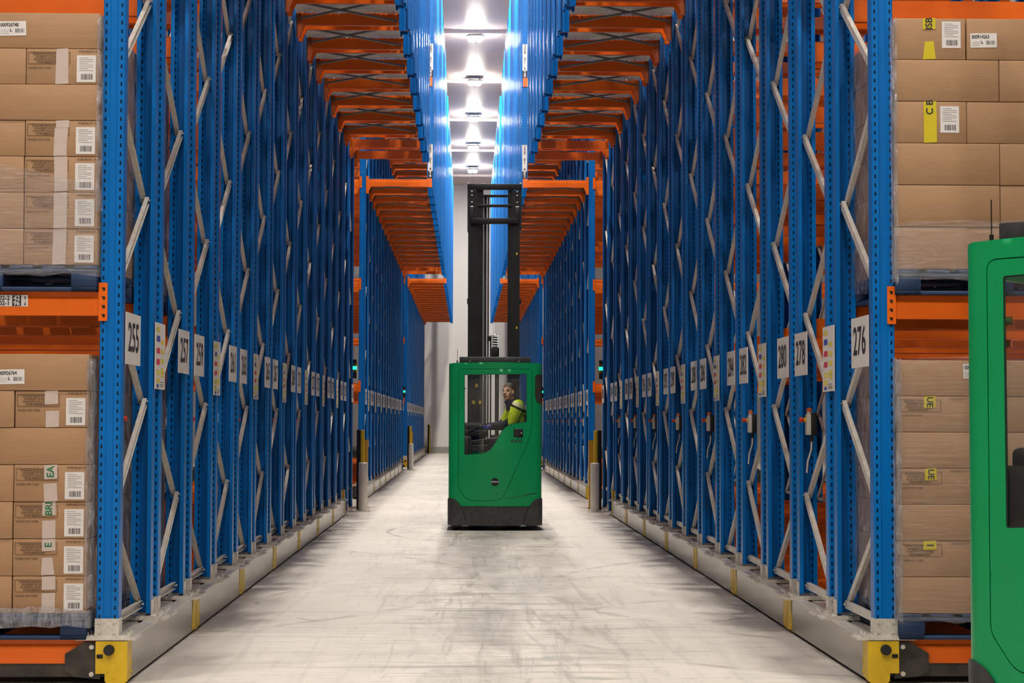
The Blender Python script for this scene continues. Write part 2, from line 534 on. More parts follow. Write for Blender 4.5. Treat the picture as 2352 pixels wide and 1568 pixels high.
_txt = {}
def text_mb(s, size, align='CENTER', bold=0.0, sx=1.0):
    """flat lettering in the x/z plane facing -y, centred on the origin, as an MB"""
    key = (s, size, align, bold, sx)
    if key not in _txt:
        cu = bpy.data.curves.new('txt', 'FONT')
        cu.body = s
        cu.size = size
        cu.align_x = align
        cu.align_y = 'CENTER'
        cu.resolution_u = 3
        cu.offset = bold
        o = bpy.data.objects.new('txt', cu)
        COL.objects.link(o)
        dg = bpy.context.evaluated_depsgraph_get()
        me = bpy.data.meshes.new_from_object(o.evaluated_get(dg))
        mb = MB()
        vs = [(v.co.x * sx, 0.0, v.co.y) for v in me.vertices]
        mb.add(vs, [tuple(p.vertices) for p in me.polygons])
        bpy.data.objects.remove(o)
        bpy.data.curves.remove(cu)
        bpy.data.meshes.remove(me)
        _txt[key] = mb
    return _txt[key]
def T(x=0, y=0, z=0, rz=0, ry=0, rx=0):
    return (Matrix.Translation((x, y, z)) @ Matrix.Rotation(rz, 4, 'Z') @ Matrix.Rotation(ry, 4, 'Y') @ Matrix.Rotation(rx, 4, 'X'))

# ------------------------------------------------------------------ room
def room():
    mb = MB().quad((-18, -14, 0), (18, -14, 0), (18, WALL_Y, 0), (-18, WALL_Y, 0))
    struct('floor', mb, 'floor')
    c = MB().box(-18, 18, -14, WALL_Y, CEIL, CEIL + 0.15)
    struct('ceiling', c, 'ceil')
    b = MB().box(-18, 18, WALL_Y, WALL_Y + 0.2, 0, CEIL + 0.15)
    struct('wall_back', b, 'wall')
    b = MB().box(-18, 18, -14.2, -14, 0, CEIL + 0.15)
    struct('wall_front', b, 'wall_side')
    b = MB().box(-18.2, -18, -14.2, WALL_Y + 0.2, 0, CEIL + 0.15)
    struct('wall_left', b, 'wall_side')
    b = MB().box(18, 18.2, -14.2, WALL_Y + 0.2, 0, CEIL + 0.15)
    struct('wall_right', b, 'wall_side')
    b = MB().prism([(WALL_Y - 0.12, 0), (WALL_Y - 0.12, 0.26), (WALL_Y - 0.09, 0.30), (WALL_Y + 0.02, 0.30), (WALL_Y + 0.02, 0)], 'x', -18, 18)
    struct('baseboard_back', b, 'kerb')
    n = 1
    for y in [51.2 + 7.55 * k for k in range(-8, 5)]:
        b = MB().box(-18, 18, y - 0.06, y + 0.06, CEIL - 0.10, CEIL + 0.01)
        struct('trim_%d' % n, b, 'ceil'); n += 1
    b = MB().box(-0.115, -0.085, -14, WALL_Y, CEIL - 0.012, CEIL + 0.01)
    struct('trim_%d' % n, b, 'ceil')
room()

def lamp_meshes():
    h = MB().rbox(-0.22, 0.22, -0.22, 0.22, 0.06, 0.10, 0.01)
    h.cyl((-0.15, 0, 0.1), (-0.15, 0, 0.215), 0.012, 6).cyl((0.15, 0, 0.1), (0.15, 0, 0.215), 0.012, 6)
    h.box(-0.26, 0.26, -0.03, 0.03, 0.10, 0.115)
    l = MB()
    for sx in (-1, 1):
        for sy in (-1, 1):
            l.cyl((sx * 0.105, sy * 0.105, 0.0), (sx * 0.105, sy * 0.105, 0.06), 0.095, 16)
            l.ball((sx * 0.105, sy * 0.105, 0.0), (0.095, 0.095, 0.05), 0, 16, 10)
    return h.mesh('lamp_housing', 'dark_steel'), l.mesh('lamp_lens', 'lamp_lens')
LH, LL = lamp_meshes()
ORD = ['first', 'second', 'third', 'fourth', 'fifth', 'sixth', 'seventh', 'eighth', 'ninth', 'tenth', 'eleventh', 'twelfth', 'thirteenth', 'fourteenth', 'fifteenth', 'sixteenth']
def lamp(x, y, power, label, group):
    t = thing('ceiling_lamp', label, 'lamp', (x, y, LAMP_Z), 0, group)
    obj('lamp_housing', LH, t)
    obj('lens', LL, t, label='glowing lens cluster')
    ld = bpy.data.lights.new('lamp_light', 'AREA')
    ld.shape = 'SQUARE'; ld.size = 0.15
    ld.energy = power
    ld.color = LAMP_COL
    lo = bpy.data.objects.new('lamp_light', ld)
    COL.objects.link(lo)
    lo.parent = t
    lo.location = (0, 0, -0.06)
for i, y in enumerate(LAMPS_GAP):
    j = i - 5
    lab = ('lit high-bay lamp above the aisle gap, %s in view from the top' % ORD[j]) if j >= 0 else \
          'lit high-bay lamp on white ceiling above the near racks'
    lamp(LAMP_X, y, P_GAP, lab, 'high-bay lamps in a row above the aisle')
for x, y in LAMPS_FRONT:
    lamp(x, y, P_FRONT, 'lit high-bay lamp above the open area in front of the racks', 'high-bay lamps above the front area')
for x in (-5.2, 5.6):
    for y in (32.7, 57.0):
        lamp(x, y, P_CROSS, 'lit high-bay lamp above a cross aisle between rack banks', 'high-bay lamps above the cross aisles')

# ------------------------------------------------------------------ rack pieces (local x runs away from the aisle, mirrored per side by building for s=+1/-1)
PW = 0.123                       # upright width
LV = [0.25, 2.195, 4.14, 6.085, 8.03, 9.975]
TOP = 12.05
YP = [0.02, 1.15, 1.31, 2.44]    # upright faces along the rack's depth: front face or back face
HANG_Z = 5.90
BAY = 2.85
def upright_mesh(z0, z1, name):
    w = PW / 2
    pts = [(-w + 0.026, 0.10), (-w, 0.10), (-w, 0.006), (-w + 0.006, 0.0), (-0.022, 0.0), (-0.018, 0.006), (0.018, 0.006), (0.022, 0.0), (w - 0.006, 0.0), (w, 0.006), (w, 0.10), (w - 0.026, 0.10)]
    mb = MB().strip(pts, 0.0035, 'z', z0, z1)
    return mb.mesh(name, 'blue')
UP = upright_mesh(0.285, TOP, 'upright')
UPF = upright_mesh(0.03, TOP, 'upright_floor')
UPH = upright_mesh(HANG_Z, TOP, 'upright_hanging')
def foot_mesh():
    mb = MB()
    w = PW / 2 + 0.006
    mb.strip([(-w, 0.085), (-w, -0.006), (w, -0.006), (w, 0.085)], 0.005, 'z', 0.022, 0.118)
    mb.box(-0.165, 0.165, -0.035, 0.145, 0.0, 0.014)
    mb.box(-0.13, 0.13, -0.02, 0.13, 0.014, 0.024)
    for x in (-0.042, 0.042):
        for z in (0.045, 0.098):
            mb.cyl((x, -0.006, z), (x, -0.013, z), 0.009, 8)
    for x in (-0.115, 0.115):
        mb.cyl((x, 0.02, 0.02), (x, 0.02, 0.038), 0.012, 6)
        mb.cyl((x, 0.10, 0.02), (x, 0.10, 0.038), 0.012, 6)
    return mb.mesh('foot', 'galv')
FOOT = foot_mesh()
NODE0, DZ = 0.34, 0.625
def channel(p0, p1, mb, xoff, mi=0, w=0.046, d=0.026):
    """folded C channel brace from p0 to p1 (y,z) at x=xoff"""
    p0, p1 = Vector((xoff, p0[0], p0[1])), Vector((xoff, p1[0], p1[1]))
    a = (p1 - p0).normalized()
    n = Vector((0, -a.z, a.y))
    X = Vector((1, 0, 0))
    prof = [(-d / 2, -w / 2), (d / 2, -w / 2), (d / 2, -w / 2 + 0.003), (-d / 2 + 0.003, -w / 2 + 0.003), (-d / 2 + 0.003, w / 2 - 0.003), (d / 2, w / 2 - 0.003), (d / 2, w / 2), (-d / 2, w / 2)]
    k = len(prof)
    vs = [p + X * u + n * v for p in (p0, p1) for u, v in prof]
    mb.add(vs, [(i, (i + 1) % k, k + (i + 1) % k, k + i) for i in range(k)] + [(7, 6, 5, 4), (7, 4, 3, 0), (3, 2, 1, 0), (8 + 4, 8 + 5, 8 + 6, 8 + 7), (8, 8 + 3, 8 + 4, 8 + 7), (8, 9, 10, 11)], mi)
    for p in (p0, p1):
        mb.cyl(p - X * 0.02 + Vector((0, 0, 0)), p + X * 0.02, 0.008, 6, mi=mi)
FY0, FY1 = 0.075, 1.055           # brace ends inside a 1.13 m deep frame
def brace_mesh(up, xoff, name, sgn):
    mb = MB()
    z0, z1 = (0, DZ) if up else (DZ, 0)
    channel((FY0, z0), (FY1, z1), mb, xoff * sgn)
    return mb.mesh(name, 'galv')
BR = {}
for s in (1, -1):
    BR[s] = (brace_mesh(True, -0.012, 'diagonal_rising', s), brace_mesh(False, 0.012, 'diagonal_falling', s))
def horiz_mesh():
    mb = MB()
    channel((FY0, 0), (FY1, 0), mb, 0.0)
    return mb.mesh('horizontal_brace', 'galv')
HB = horiz_mesh()
def bracing_mesh(z0, z1, name, flip):
    """zigzag of one frame, nodes at NODE0 + k*DZ, starting at the frame's rear (flip: front) upright"""
    mb = MB()
    k = 0
    while NODE0 + (k + 1) * DZ < z1:
        za, zb = NODE0 + k * DZ, NODE0 + (k + 1) * DZ
        if za >= z0 - 1e-6:
            ya, yb = (FY1, FY0) if (k % 2 == 0) != flip else (FY0, FY1)
            channel((ya, za), (yb, zb), mb, 0.012 if k % 2 else -0.012)
        k += 1
    if z0 <= NODE0:
        channel((FY0, NODE0), (FY1, NODE0), mb, 0.0)
    return mb.mesh(name, 'galv')
BRACING = {f: bracing_mesh(0, TOP, 'bracing', f) for f in (False, True)}
BRACING_HANG = {f: bracing_mesh(6.2, TOP, 'bracing_hanging', f) for f in (False, True)}
_upper = {}
def bracing_upper(z0, flip):
    k = (round(z0, 3), flip)
    if k not in _upper:
        _upper[k] = bracing_mesh(z0, TOP, 'bracing_upper', flip)
    return _upper[k]

def beam_profile(mb, x0, x1, h=0.135, w=0.05, mi=0):
    """stepped box beam, front face at y=0, top at z=0"""
    p = [(0.0, -h), (w, -h), (w, 0.0), (0.014, 0.0), (0.014, -0.030), (0.0, -0.042)]
    mb.prism(p, 'x', min(x0, x1), max(x0, x1), mi)
def connector_mb(mb, x, s, mi=0, di=1, h=0.215):
    """hooked end plate on the upright's face; x = edge of the beam end, s = direction of the beam"""
    a, b = sorted((x, x - s * 0.043))
    mb.box(a, b, -0.012, -0.004, -0.165, h - 0.165, mi)
    c, d = sorted((x, x + s * 0.006))
    mb.box(c, d, -0.012, 0.05, -0.165, h - 0.165, mi)
    for k in range(4):
        z = -0.145 + k * 0.05
        xm = (a + b) / 2
        mb.box(xm - 0.004, xm + 0.009, -0.0135, -0.0119, z, z + 0.018, di)
        mb.box(xm - 0.010, xm - 0.004, -0.0135, -0.0119, z + 0.012, z + 0.018, di)
def beam_meshes(s):
    """main bays: two bays with the middle frame between them; x=0 is the upright's far edge"""
    b = MB()
    x1 = s * (BAY - PW)
    beam_profile(b, 0, x1)
    b2 = MB(); beam_profile(b2, s * BAY, s * (2 * BAY - PW))
    for m, x in ((b2, s * BAY),):
        b.merge(m)
    c = MB()
    connector_mb(c, 0, s)
    c2 = MB()
    connector_mb(c2, x1, -s); connector_mb(c2, s * BAY, s)
    return b.mesh('beam', 'orange'), c.mesh('beam_connector', 'orange', 'black'), c2.mesh('beam_connectors_inner', 'orange', 'black')
def far_beam_mesh(s, n=2):
    b = MB()
    for k in range(n):
        beam_profile(b, s * k * BAY, s * ((k + 1) * BAY - PW))
        connector_mb(b, s * k * BAY, s, 0, 0); connector_mb(b, s * ((k + 1) * BAY - PW), -s, 0, 0)
    return b.mesh('beam_far', 'orange')
HANG_IN = {-1: -0.665, 1: 1.015}        # inner (aisle gap) edges of the hanging uprights
MAIN_IN = {-1: AL - 0.055, 1: AR + 0.043}  # aisle edges of the main uprights
def over_geom(s):
    """overhang beam: from the main upright's aisle edge to the hanging upright"""
    xm = MAIN_IN[s]
    xh = HANG_IN[s] + s * PW
    return xm, xh
def over_beam_mesh(s):
    xm, xh = over_geom(s)
    b = MB()
    beam_profile(b, xh - s * 0.0, xm)
    # long hooked plate with a gusset at the main upright, short bolted plate at the hanging one
    a, c = sorted((xm, xm - s * 0.05))
    b.prism([(a, -0.27), (c, -0.27), (c, 0.06), (a, 0.06)], 'y', -0.012, 0.05)
    g = [(xm - s * 0.05, -0.135), (xm - s * 0.05, -0.23), (xm - s * 0.095, -0.135)]
    b.prism(g, 'y', 0.0, 0.05)
    a, c = sorted((xh, xh - s * 0.095))
    b.box(a, c, -0.014, -0.004, -0.15, 0.02)
    for z in (-0.12, -0.03):
        b.cyl((xh - s * 0.03, -0.014, z), (xh - s * 0.03, -0.022, z), 0.010, 8)
    return b.mesh('overhang_beam', 'orange')
def deck_mesh(s):
    xm, xh = over_geom(s)
    a, c = sorted((xm, xh))
    b = MB()
    n = 22
    w = (c - a) / n
    pts = []
    for i in range(n):
        x = a + i * w
        pts += [(x, 0.0), (x + w * 0.46, 0.0), (x + w * 0.5, 0.012), (x + w * 0.96, 0.012)]
    b.strip(pts, 0.002, 'y', 0.06, 1.07)
    for k in range(10):
        y = 0.12 + k * 0.1
        b.box(a, c, y, y + 0.006, -0.008, -0.001)
    return b.mesh('deck', 'deck')
def xbrace_mesh(s, flip):
    xm, xh = over_geom(s)
    b = MB()
    p0 = Vector((xm - s * 0.03, 0.07, 0)); p1 = Vector((xh + s * 0.03, 1.06, 0))
    if flip:
        p0.y, p1.y = p1.y, p0.y
    d = (p1 - p0).normalized(); n = Vector((-d.y, d.x, 0)) * 0.016
    z0, z1 = (0.0, 0.02) if not flip else (0.022, 0.042)
    vs = [p0 - n, p1 - n, p1 + n, p0 + n]
    vs = [(v.x, v.y, z0) for v in vs] + [(v.x, v.y, z1) for v in vs]
    b.add(vs, [(0, 3, 2, 1), (4, 5, 6, 7), (0, 1, 5, 4), (1, 2, 6, 5), (2, 3, 7, 6), (3, 0, 4, 7)])
    return b.mesh('cross_brace', 'dark_steel')

# ---- mobile base
BL = 2.55                        # length of one base along the aisle
def base_meshes(s):
    xa = AL if s < 0 else AR
    sx = lambda d: xa + s * d        # d metres away from the aisle face
    rg = lambda a, b: tuple(sorted((sx(a), sx(b))))
    # chassis: black cross beams and gussets
    c = MB()
    for y0, y1 in ((0.0, 0.10), (1.16, 1.30), (2.45, BL)):
        x0, x1 = rg(0.02, 6.0)
        c.box(x0, x1, y0 + 0.03, y1, 0.04, 0.155)
    g = [(sx(0.15), 0.235), (sx(0.24), 0.235), (sx(0.345), 0.17), (sx(0.345), 0.075), (sx(0.29), 0.042), (sx(0.15), 0.03)]
    c.prism(g, 'y', 0.006, 0.03)
    c.prism(g, 'y', BL - 0.03, BL - 0.005)
    for yy in (0.1, 1.3):
        x0, x1 = rg(0.02, 0.30)
        c.box(x0, x1, yy, yy + 1.06 if yy < 1 else 2.47, 0.03, 0.12)
    # top flanges and side panel
    t = MB()
    x0, x1 = rg(0.0, 0.085); t.box(x0, x1, 0.01, BL - 0.005, 0.236, 0.247)
    x0, x1 = rg(0.12, 0.33); t.box(x0, x1, 0.05, BL - 0.05, 0.225, 0.242)
    x0, x1 = rg(0.085, 0.12); t.box(x0, x1, 0.03, BL - 0.03, 0.215, 0.232)
    p = MB()
    x0, x1 = rg(0.0, 0.006); p.box(x0, x1, 0.125, BL - 0.125, 0.022, 0.237)
    # yellow end cover: face, wrap round onto the aisle side, notched at the outer foot
    def cover():
        y = MB()
        f = [(sx(0.0), 0.242), (sx(0.172), 0.242), (sx(0.172), 0.062), (sx(0.12), 0.062), (sx(0.12), 0.022), (sx(0.105), 0.004), (sx(0.02), 0.004), (sx(0.0), 0.018)]
        y.prism(f, 'y', -0.012, 0.004)
        x0, x1 = sorted((sx(-0.004), sx(0.004)))
        y.prism([(-0.012, 0.243), (0.125, 0.243), (0.125, 0.03), (-0.012, 0.018)], 'x', x0, x1)
        for yy, zz in ((0.105, 0.06), (0.105, 0.115)):
            y.cyl((sx(-0.004), yy, zz), (sx(-0.011), yy, zz), 0.007, 6)
        for d, zz in ((0.105, 0.078), (0.07, 0.040)):
            y.cyl((sx(d), -0.012, zz), (sx(d), -0.018, zz), 0.006, 8)
        return y
    cf = cover()
    cr = MB()
    for v in cf.v: cr.v.append((v[0], BL - v[1], v[2]))
    cr.f = [tuple(reversed(f)) for f in cf.f]; cr.mi = cf.mi; cr.sm = cf.sm
    d = MB()
    d.cyl((sx(0.095), -0.012, 0.195), (sx(0.095), -0.040, 0.195), 0.029, 20)
    d.cyl((sx(0.095), -0.040, 0.195), (sx(0.095), -0.046, 0.195), 0.024, 20)
    e = MB()
    x0, x1 = rg(0.132, 0.165); e.rbox(x0, x1, -0.02, -0.008, 0.148, 0.170, 0.003)
    bt = MB()
    for zz in (0.208, 0.058):
        bt.cyl((sx(0.196), 0.008, zz), (sx(0.196), -0.008, zz), 0.014, 6)
        bt.cyl((sx(0.196), -0.008, zz), (sx(0.196), -0.013, zz), 0.006, 6)
    return dict(chassis=c.mesh('chassis', 'chassis'), flange=t.mesh('top_flange', 'galv'), panel=p.mesh('base_panel', 'stainless'),
                cover=cf.mesh('end_cover', 'yellow'), cover_rear=cr.mesh('end_cover_rear', 'yellow'), button=d.mesh('bumper_button', 'rubber'),
                sensor=e.mesh('sensor', 'black'), bolts=bt.mesh('bolt', 'galv'))
def estop_mesh(s):
    """control box of the emergency stop on an upright: grey box, black clamp, red mushroom towards the aisle"""
    K = 0.8 if s > 0 else 0.62
    a = MB().rbox(-0.028, 0.028, -0.045, 0.045, -0.095, 0.085, 0.006)
    k = MB().rbox(0.028 * s - 0.022, 0.028 * s + 0.030, -0.05, 0.05, -0.10, 0.10, 0.008)
    k.cyl((0.02 * s, 0, -0.10), (0.02 * s, 0, -0.15), 0.016, 8)
    b = MB().cyl((-s * 0.026, 0, 0.035), (-s * 0.045, 0, 0.035), 0.022, 12, mi=1)
    b.cyl((-s * 0.045, 0, 0.035), (-s * 0.062, 0, 0.035), 0.016, 12).cyl((-s * 0.062, 0, 0.035), (-s * 0.085, 0, 0.035), 0.024, 14)
    l = MB().cyl((0, 0, 0.085), (0, 0, 0.105), 0.022, 12, mi=1).cyl((0, 0, 0.105), (0, 0, 0.125), 0.024, 12).ball((0, 0, 0.125), (0.024, 0.024, 0.016))
    c = MB().tube([(0.02 * s, 0, -0.14), (0.015 * s, -0.01, -0.22), (-0.02 * s, -0.03, -0.32), (-0.03 * s, -0.04, -0.42)], 0.008, 6)
    for q in (a, k, b, l, c):
        q.v = [tuple(w * K for w in p) for p in q.v]
    return a.mesh('emergency_stop_box', 'box_grey'), k.mesh('clamp', 'black'), b.mesh('red_button', 'red_button', 'yellow'), l.mesh('warning_lamp', 'lamp_orange', 'box_grey'), c.mesh('cable', 'box_grey')

def plate_mesh(num, s, w=0.45, h=0.295):
    """number board facing the aisle; local x=0 plane, y along the aisle"""
    mb = MB()
    a, b = sorted((0, s * 0.006))
    mb.box(a, b, -w / 2, w / 2, -h / 2, h / 2)
    r = text_mb(str(num), 0.232, 'CENTER', 0.004, 0.98)
    mb.merge(r, T(-s * 0.0015, 0, 0.0, rz=(-math.pi / 2 if s > 0 else math.pi / 2)), 1)
    return mb.mesh('number_board', 'white', 'ink')
def card_mesh(s):
    w, h = 0.36, 0.415
    mb = MB()
    a, b = sorted((0, s * 0.005))
    mb.box(a, b, -w / 2, w / 2, -h / 2, h / 2)
    X = -s * 0.0012
    def rect(u0, u1, z0, z1, mi):
        # u from 0 (left as read) to 1
        ys = [(-(u - 0.5) * w) * (1 if s > 0 else -1) for u in (u0, u1)]
        q = [(X, ys[0], z0), (X, ys[1], z0), (X, ys[1], z1), (X, ys[0], z1)]
        mb.quad(*q, mi=mi)
    H = h
    for (u0, u1, z, dz, m) in ((.14, .44, .15, .032, 2), (.14, .44, .09, .036, 3), (.14, .44, .015, .036, 4), (.14, .44, -.055, .036, 4), (.14, .44, -.12, .034, 2), (.14, .44, -.19 + .02, .034, 2)):
        rect(u0, u1, z, z + dz, m)
    for z in (.075, .015, -.045, -.105, -.13):
        rect(.55, .85, z, z + .03, 2)
    for z in (-.165, -.18, -.19):
        rect(.5, .85, z, z + .004, 1)
    rect(.14, .36, -.198, -.178, 3)
    for (z) in (.155, .095, .02, -.05):
        rect(.06, .12, z, z + .004, 1); rect(.06, .12, z + .012, z + .016, 1)
    return mb.mesh('information_card', 'white', 'ink', M['stickers']['y'], M['stickers']['b'], M['stickers']['r'])

SIDE = {}
for s in (-1, 1):
    b, c, ci = beam_meshes(s)
    SIDE[s] = dict(beam=b, conn=c, conn_in=ci, far_beam=far_beam_mesh(s), mid_beam=far_beam_mesh(s, 1), over=over_beam_mesh(s), deck=deck_mesh(s),
                   xb=(xbrace_mesh(s, False), xbrace_mesh(s, True)), base=base_meshes(s), estop=estop_mesh(s), card=card_mesh(s))

def up_at(rack, mesh, x, y, rear, name='upright', foot=None):
    u = obj(name, mesh, rack, (x, y, 0), (0, 0, math.pi if rear else 0))
    if foot is not None:
        obj('foot', FOOT, u, (0, 0, foot))
    return u

def build_rack(s, y, nums, label, group, detail, fixed=False, levels=(0, 1, 2, 3), over_levels=(3,), zvis=4.5, name='mobile_rack', bays=True, first=False):
    """one two-row rack. detail 2: every brace its own part; 1: bracing merged; 0: coarse far copy"""
    S = SIDE[s]
    rk = thing(name, label, 'rack', (0, y, 0), 0, group)
    xc = MAIN_IN[s] + s * PW / 2
    z_foot = 0.0 if fixed else 0.247
    if not fixed:
        B = S['base']
        ch = obj('chassis', B['chassis'], rk, label='black steel chassis')
        obj('bolt', B['bolts'], ch)
        obj('top_flange', B['flange'], rk)
        obj('base_panel', B['panel'], rk, label='brushed steel side panel of the base')
        cv = obj('end_cover', B['cover'], rk, label='yellow end cover')
        if first:
            obj('bumper_button', B['button'], cv)
            obj('sensor', B['sensor'], cv)
        obj('end_cover', B['cover_rear'], rk, label='yellow end cover')
    else:
        p = MB().box(*sorted((MAIN_IN[s] - s * 0.03, MAIN_IN[s] - s * 0.024)), -0.06, 0.12, 0.20, 0.40)
        p.box(*sorted((MAIN_IN[s] - s * 0.03, MAIN_IN[s] + s * 0.05)), -0.06, -0.052, 0.20, 0.40)
        p.box(*sorted((MAIN_IN[s] - s * 0.03, MAIN_IN[s] - s * 0.0)), -0.05, -0.02, 0.0, 0.2)
        obj('end_stop', p.mesh('end_stop', 'yellow'), rk, label='yellow end stop plate')
    frames = ((YP[0], YP[1], False), (YP[2], YP[3], True))
    mesh = UPF if fixed else UP
    for fi, (ya, yb, flip) in enumerate(frames):
        up_at(rk, mesh, xc, ya, False, foot=z_foot)
        up_at(rk, mesh, xc, yb, True, foot=z_foot)
        if detail == 2:
            obj('horizontal_brace', HB, rk, (xc, ya, NODE0))
            k = 0
            while NODE0 + k * DZ < zvis:
                up = (k % 2 == 1) != flip
                obj('diagonal_brace', BR[s][0 if up else 1], rk, (xc, ya, NODE0 + k * DZ))
                k += 1
            obj('upper_bracing', bracing_upper(NODE0 + k * DZ, flip), rk, (xc, ya, 0))
        else:
            obj('bracing', BRACING[flip], rk, (xc, ya, 0), label='zigzag of galvanised braces')
        # the next frame of the row, one bay further in
        if bays:
            x2 = xc + s * BAY
            up_at(rk, mesh, x2, ya, False)
            up_at(rk, mesh, x2, yb, True)
            obj('bracing', BRACING[flip], rk, (x2, ya, 0), label='zigzag of galvanised braces')
        # pallet beams
        xe = MAIN_IN[s] + s * PW
        for li in levels:
            for (yy, rear) in ((ya, False), (yb, True)):
                if detail == 2:
                    b = obj('beam', S['beam'], rk, (xe, yy, LV[li]), (0, 0, 0)) if not rear else obj('beam', S['beam'], rk, (xe, yy, LV[li]))
                    if rear:
                        b.scale = (1, -1, 1)
                    if li:
                        obj('connector', S['conn'], b)
                        obj('connector', S['conn_in'], b)
                else:
                    b = obj('beam', S['far_beam' if bays else 'mid_beam'], rk, (xe, yy, LV[li]))
                    if rear: b.scale = (1, -1, 1)
        # overhang above the aisle: hanging frame, beams, deck, cross braces
        xh = HANG_IN[s] + s * PW / 2
        up_at(rk, UPH, xh, ya, False, 'hanging_upright')
        up_at(rk, UPH, xh, yb, True, 'hanging_upright')
        obj('bracing', BRACING_HANG[flip], rk, (xh, ya, 0), label='zigzag of galvanised braces')
        for li in over_levels:
            b = obj('overhang_beam', S['over'], rk, (0, ya, LV[li]))
            b = obj('overhang_beam', S['over'], rk, (0, yb, LV[li])); b.scale = (1, -1, 1)
            if not fixed:
                obj('deck', S['deck'], rk, (0, ya, LV[li] + 0.001), label='galvanised deck panel')
                if detail >= 1:
                    for m in S['xb']:
                        obj('cross_brace', m, rk, (0, ya, LV[li] - 0.10))
    # boards on the aisle side
    xp = MAIN_IN[s] - s * 0.012
    if nums:
        for n, yy in zip(nums, (0.325, 2.215)):
            obj('number_board', plate_mesh(n, s), rk, (xp, yy, 1.94), label='white number board reading %d' % n)
    if not fixed:
        obj('information_card', S['card'], rk, (xp, 1.25, 1.875), label='white card with coloured stickers')
        a, k, b, l, c = S['estop']
        yy = 0.22 if s < 0 else 2.26
        e = obj('emergency_stop_box', a, rk, (MAIN_IN[s] + s * 0.055, yy, 1.46))
        if detail >= 1:
            obj('clamp', k, e); obj('red_button', b, e); obj('warning_lamp', l, e); obj('cable', c, e)
        else:
            obj('red_button', b, e)
    return rk

SN = {-1: 'left', 1: 'right'}
def bank(s, ystart, n, first, where, detail):
    for k in range(n):
        y = ystart + PITCH * k
        a = first + 4 * k
        lab = 'blue mobile rack with boards %d and %d, %s rack of the %s %s bank' % (a, a + 2, ORD[k], where, SN[s])
        zv = EYE + 971 * (y + 2.5) / 4182 + 0.3
        if detail == 2:
            lv = (0, 1, 2, 3, 4) if k >= 4 else (0, 1, 2, 3)
            ov = (3,)
        elif detail == 1:
            lv = (0, 1, 2, 3, 4)
            ov = (3, 4) if k < 7 else (3,)
        else:
            lv = (0, 1, 2, 3) if k == 0 else ()
            ov = (3,)
        build_rack(s, y, (a, a + 2), lab, 'blue mobile racks, %s side of the aisle, %s bank' % (SN[s], where), detail, False, lv, ov, zv, bays=(detail == 2 or (detail == 1 and k == 0)), first=(k == 0))
Y_FIX1 = Y0 + 7 * PITCH + 0.06
Y_B2 = 34.62
Y_FIX2 = Y_B2 + 7 * PITCH + 0.06
Y_B3 = 58.8
for s, f1 in ((-1, 255), (1, 276)):
    bank(s, Y0, 7, f1, 'near', 2)
    build_rack(s, Y_FIX1, (f1 + 28, f1 + 30), 'blue fixed two-row rack closing the near bank %s of the aisle, beside the guard post' % SN[s], 'fixed racks closing the banks', 1, True, (0, 1, 2, 3, 4), (3, 4), name='fixed_rack')
    bank(s, Y_B2, 7, f1 + 32, 'middle', 1)
    build_rack(s, Y_FIX2, (f1 + 60, f1 + 62), 'blue fixed two-row rack closing the middle bank %s of the aisle' % SN[s], 'fixed racks closing the banks', 1, True, (), (3,), name='fixed_rack', bays=False)
    bank(s, Y_B3, 9, f1 + 64, 'far', 0)

# vertical location labels on the first hanging upright of the middle bank
def location_label(s, body, tail, ztop):
    x = HANG_IN[s] + s * PW / 2
    mb = MB()
    ch = 0.0625
    n1, n2 = len(body), len(tail)
    z = ztop
    mb.box(-0.045, 0.045, -0.006, 0, z - ch * n1 - 0.01, z, 0)
    mb.box(-0.045, 0.045, -0.006, 0, z - ch * (n1 + n2) - 0.02, z - ch * n1 - 0.01, 1)
    for i, c in enumerate(body + tail):
        mb.merge(text_mb(c, 0.080, 'CENTER', 0.0015), T(0, -0.0075, z - ch * (i + 0.5) - (0.005 if i < n1 else 0.012)), 1 if i < n1 else 0)
    o = obj('location_label', mb.mesh('location_label', 'label_white', 'ink'), None, (x, Y_B2 + YP[0] - 0.001, 0))
    tag(o, 'vertical location label %s%s on blue hanging upright' % (body, tail), 'label', 'vertical location labels')
location_label(-1, '287·01·5', '40', 8.70)
location_label(-1, '287·01·4', '94', 6.76)
location_label(1, '308·01·5', '28', 8.70)
location_label(1, '308·01·4', '82', 6.76)

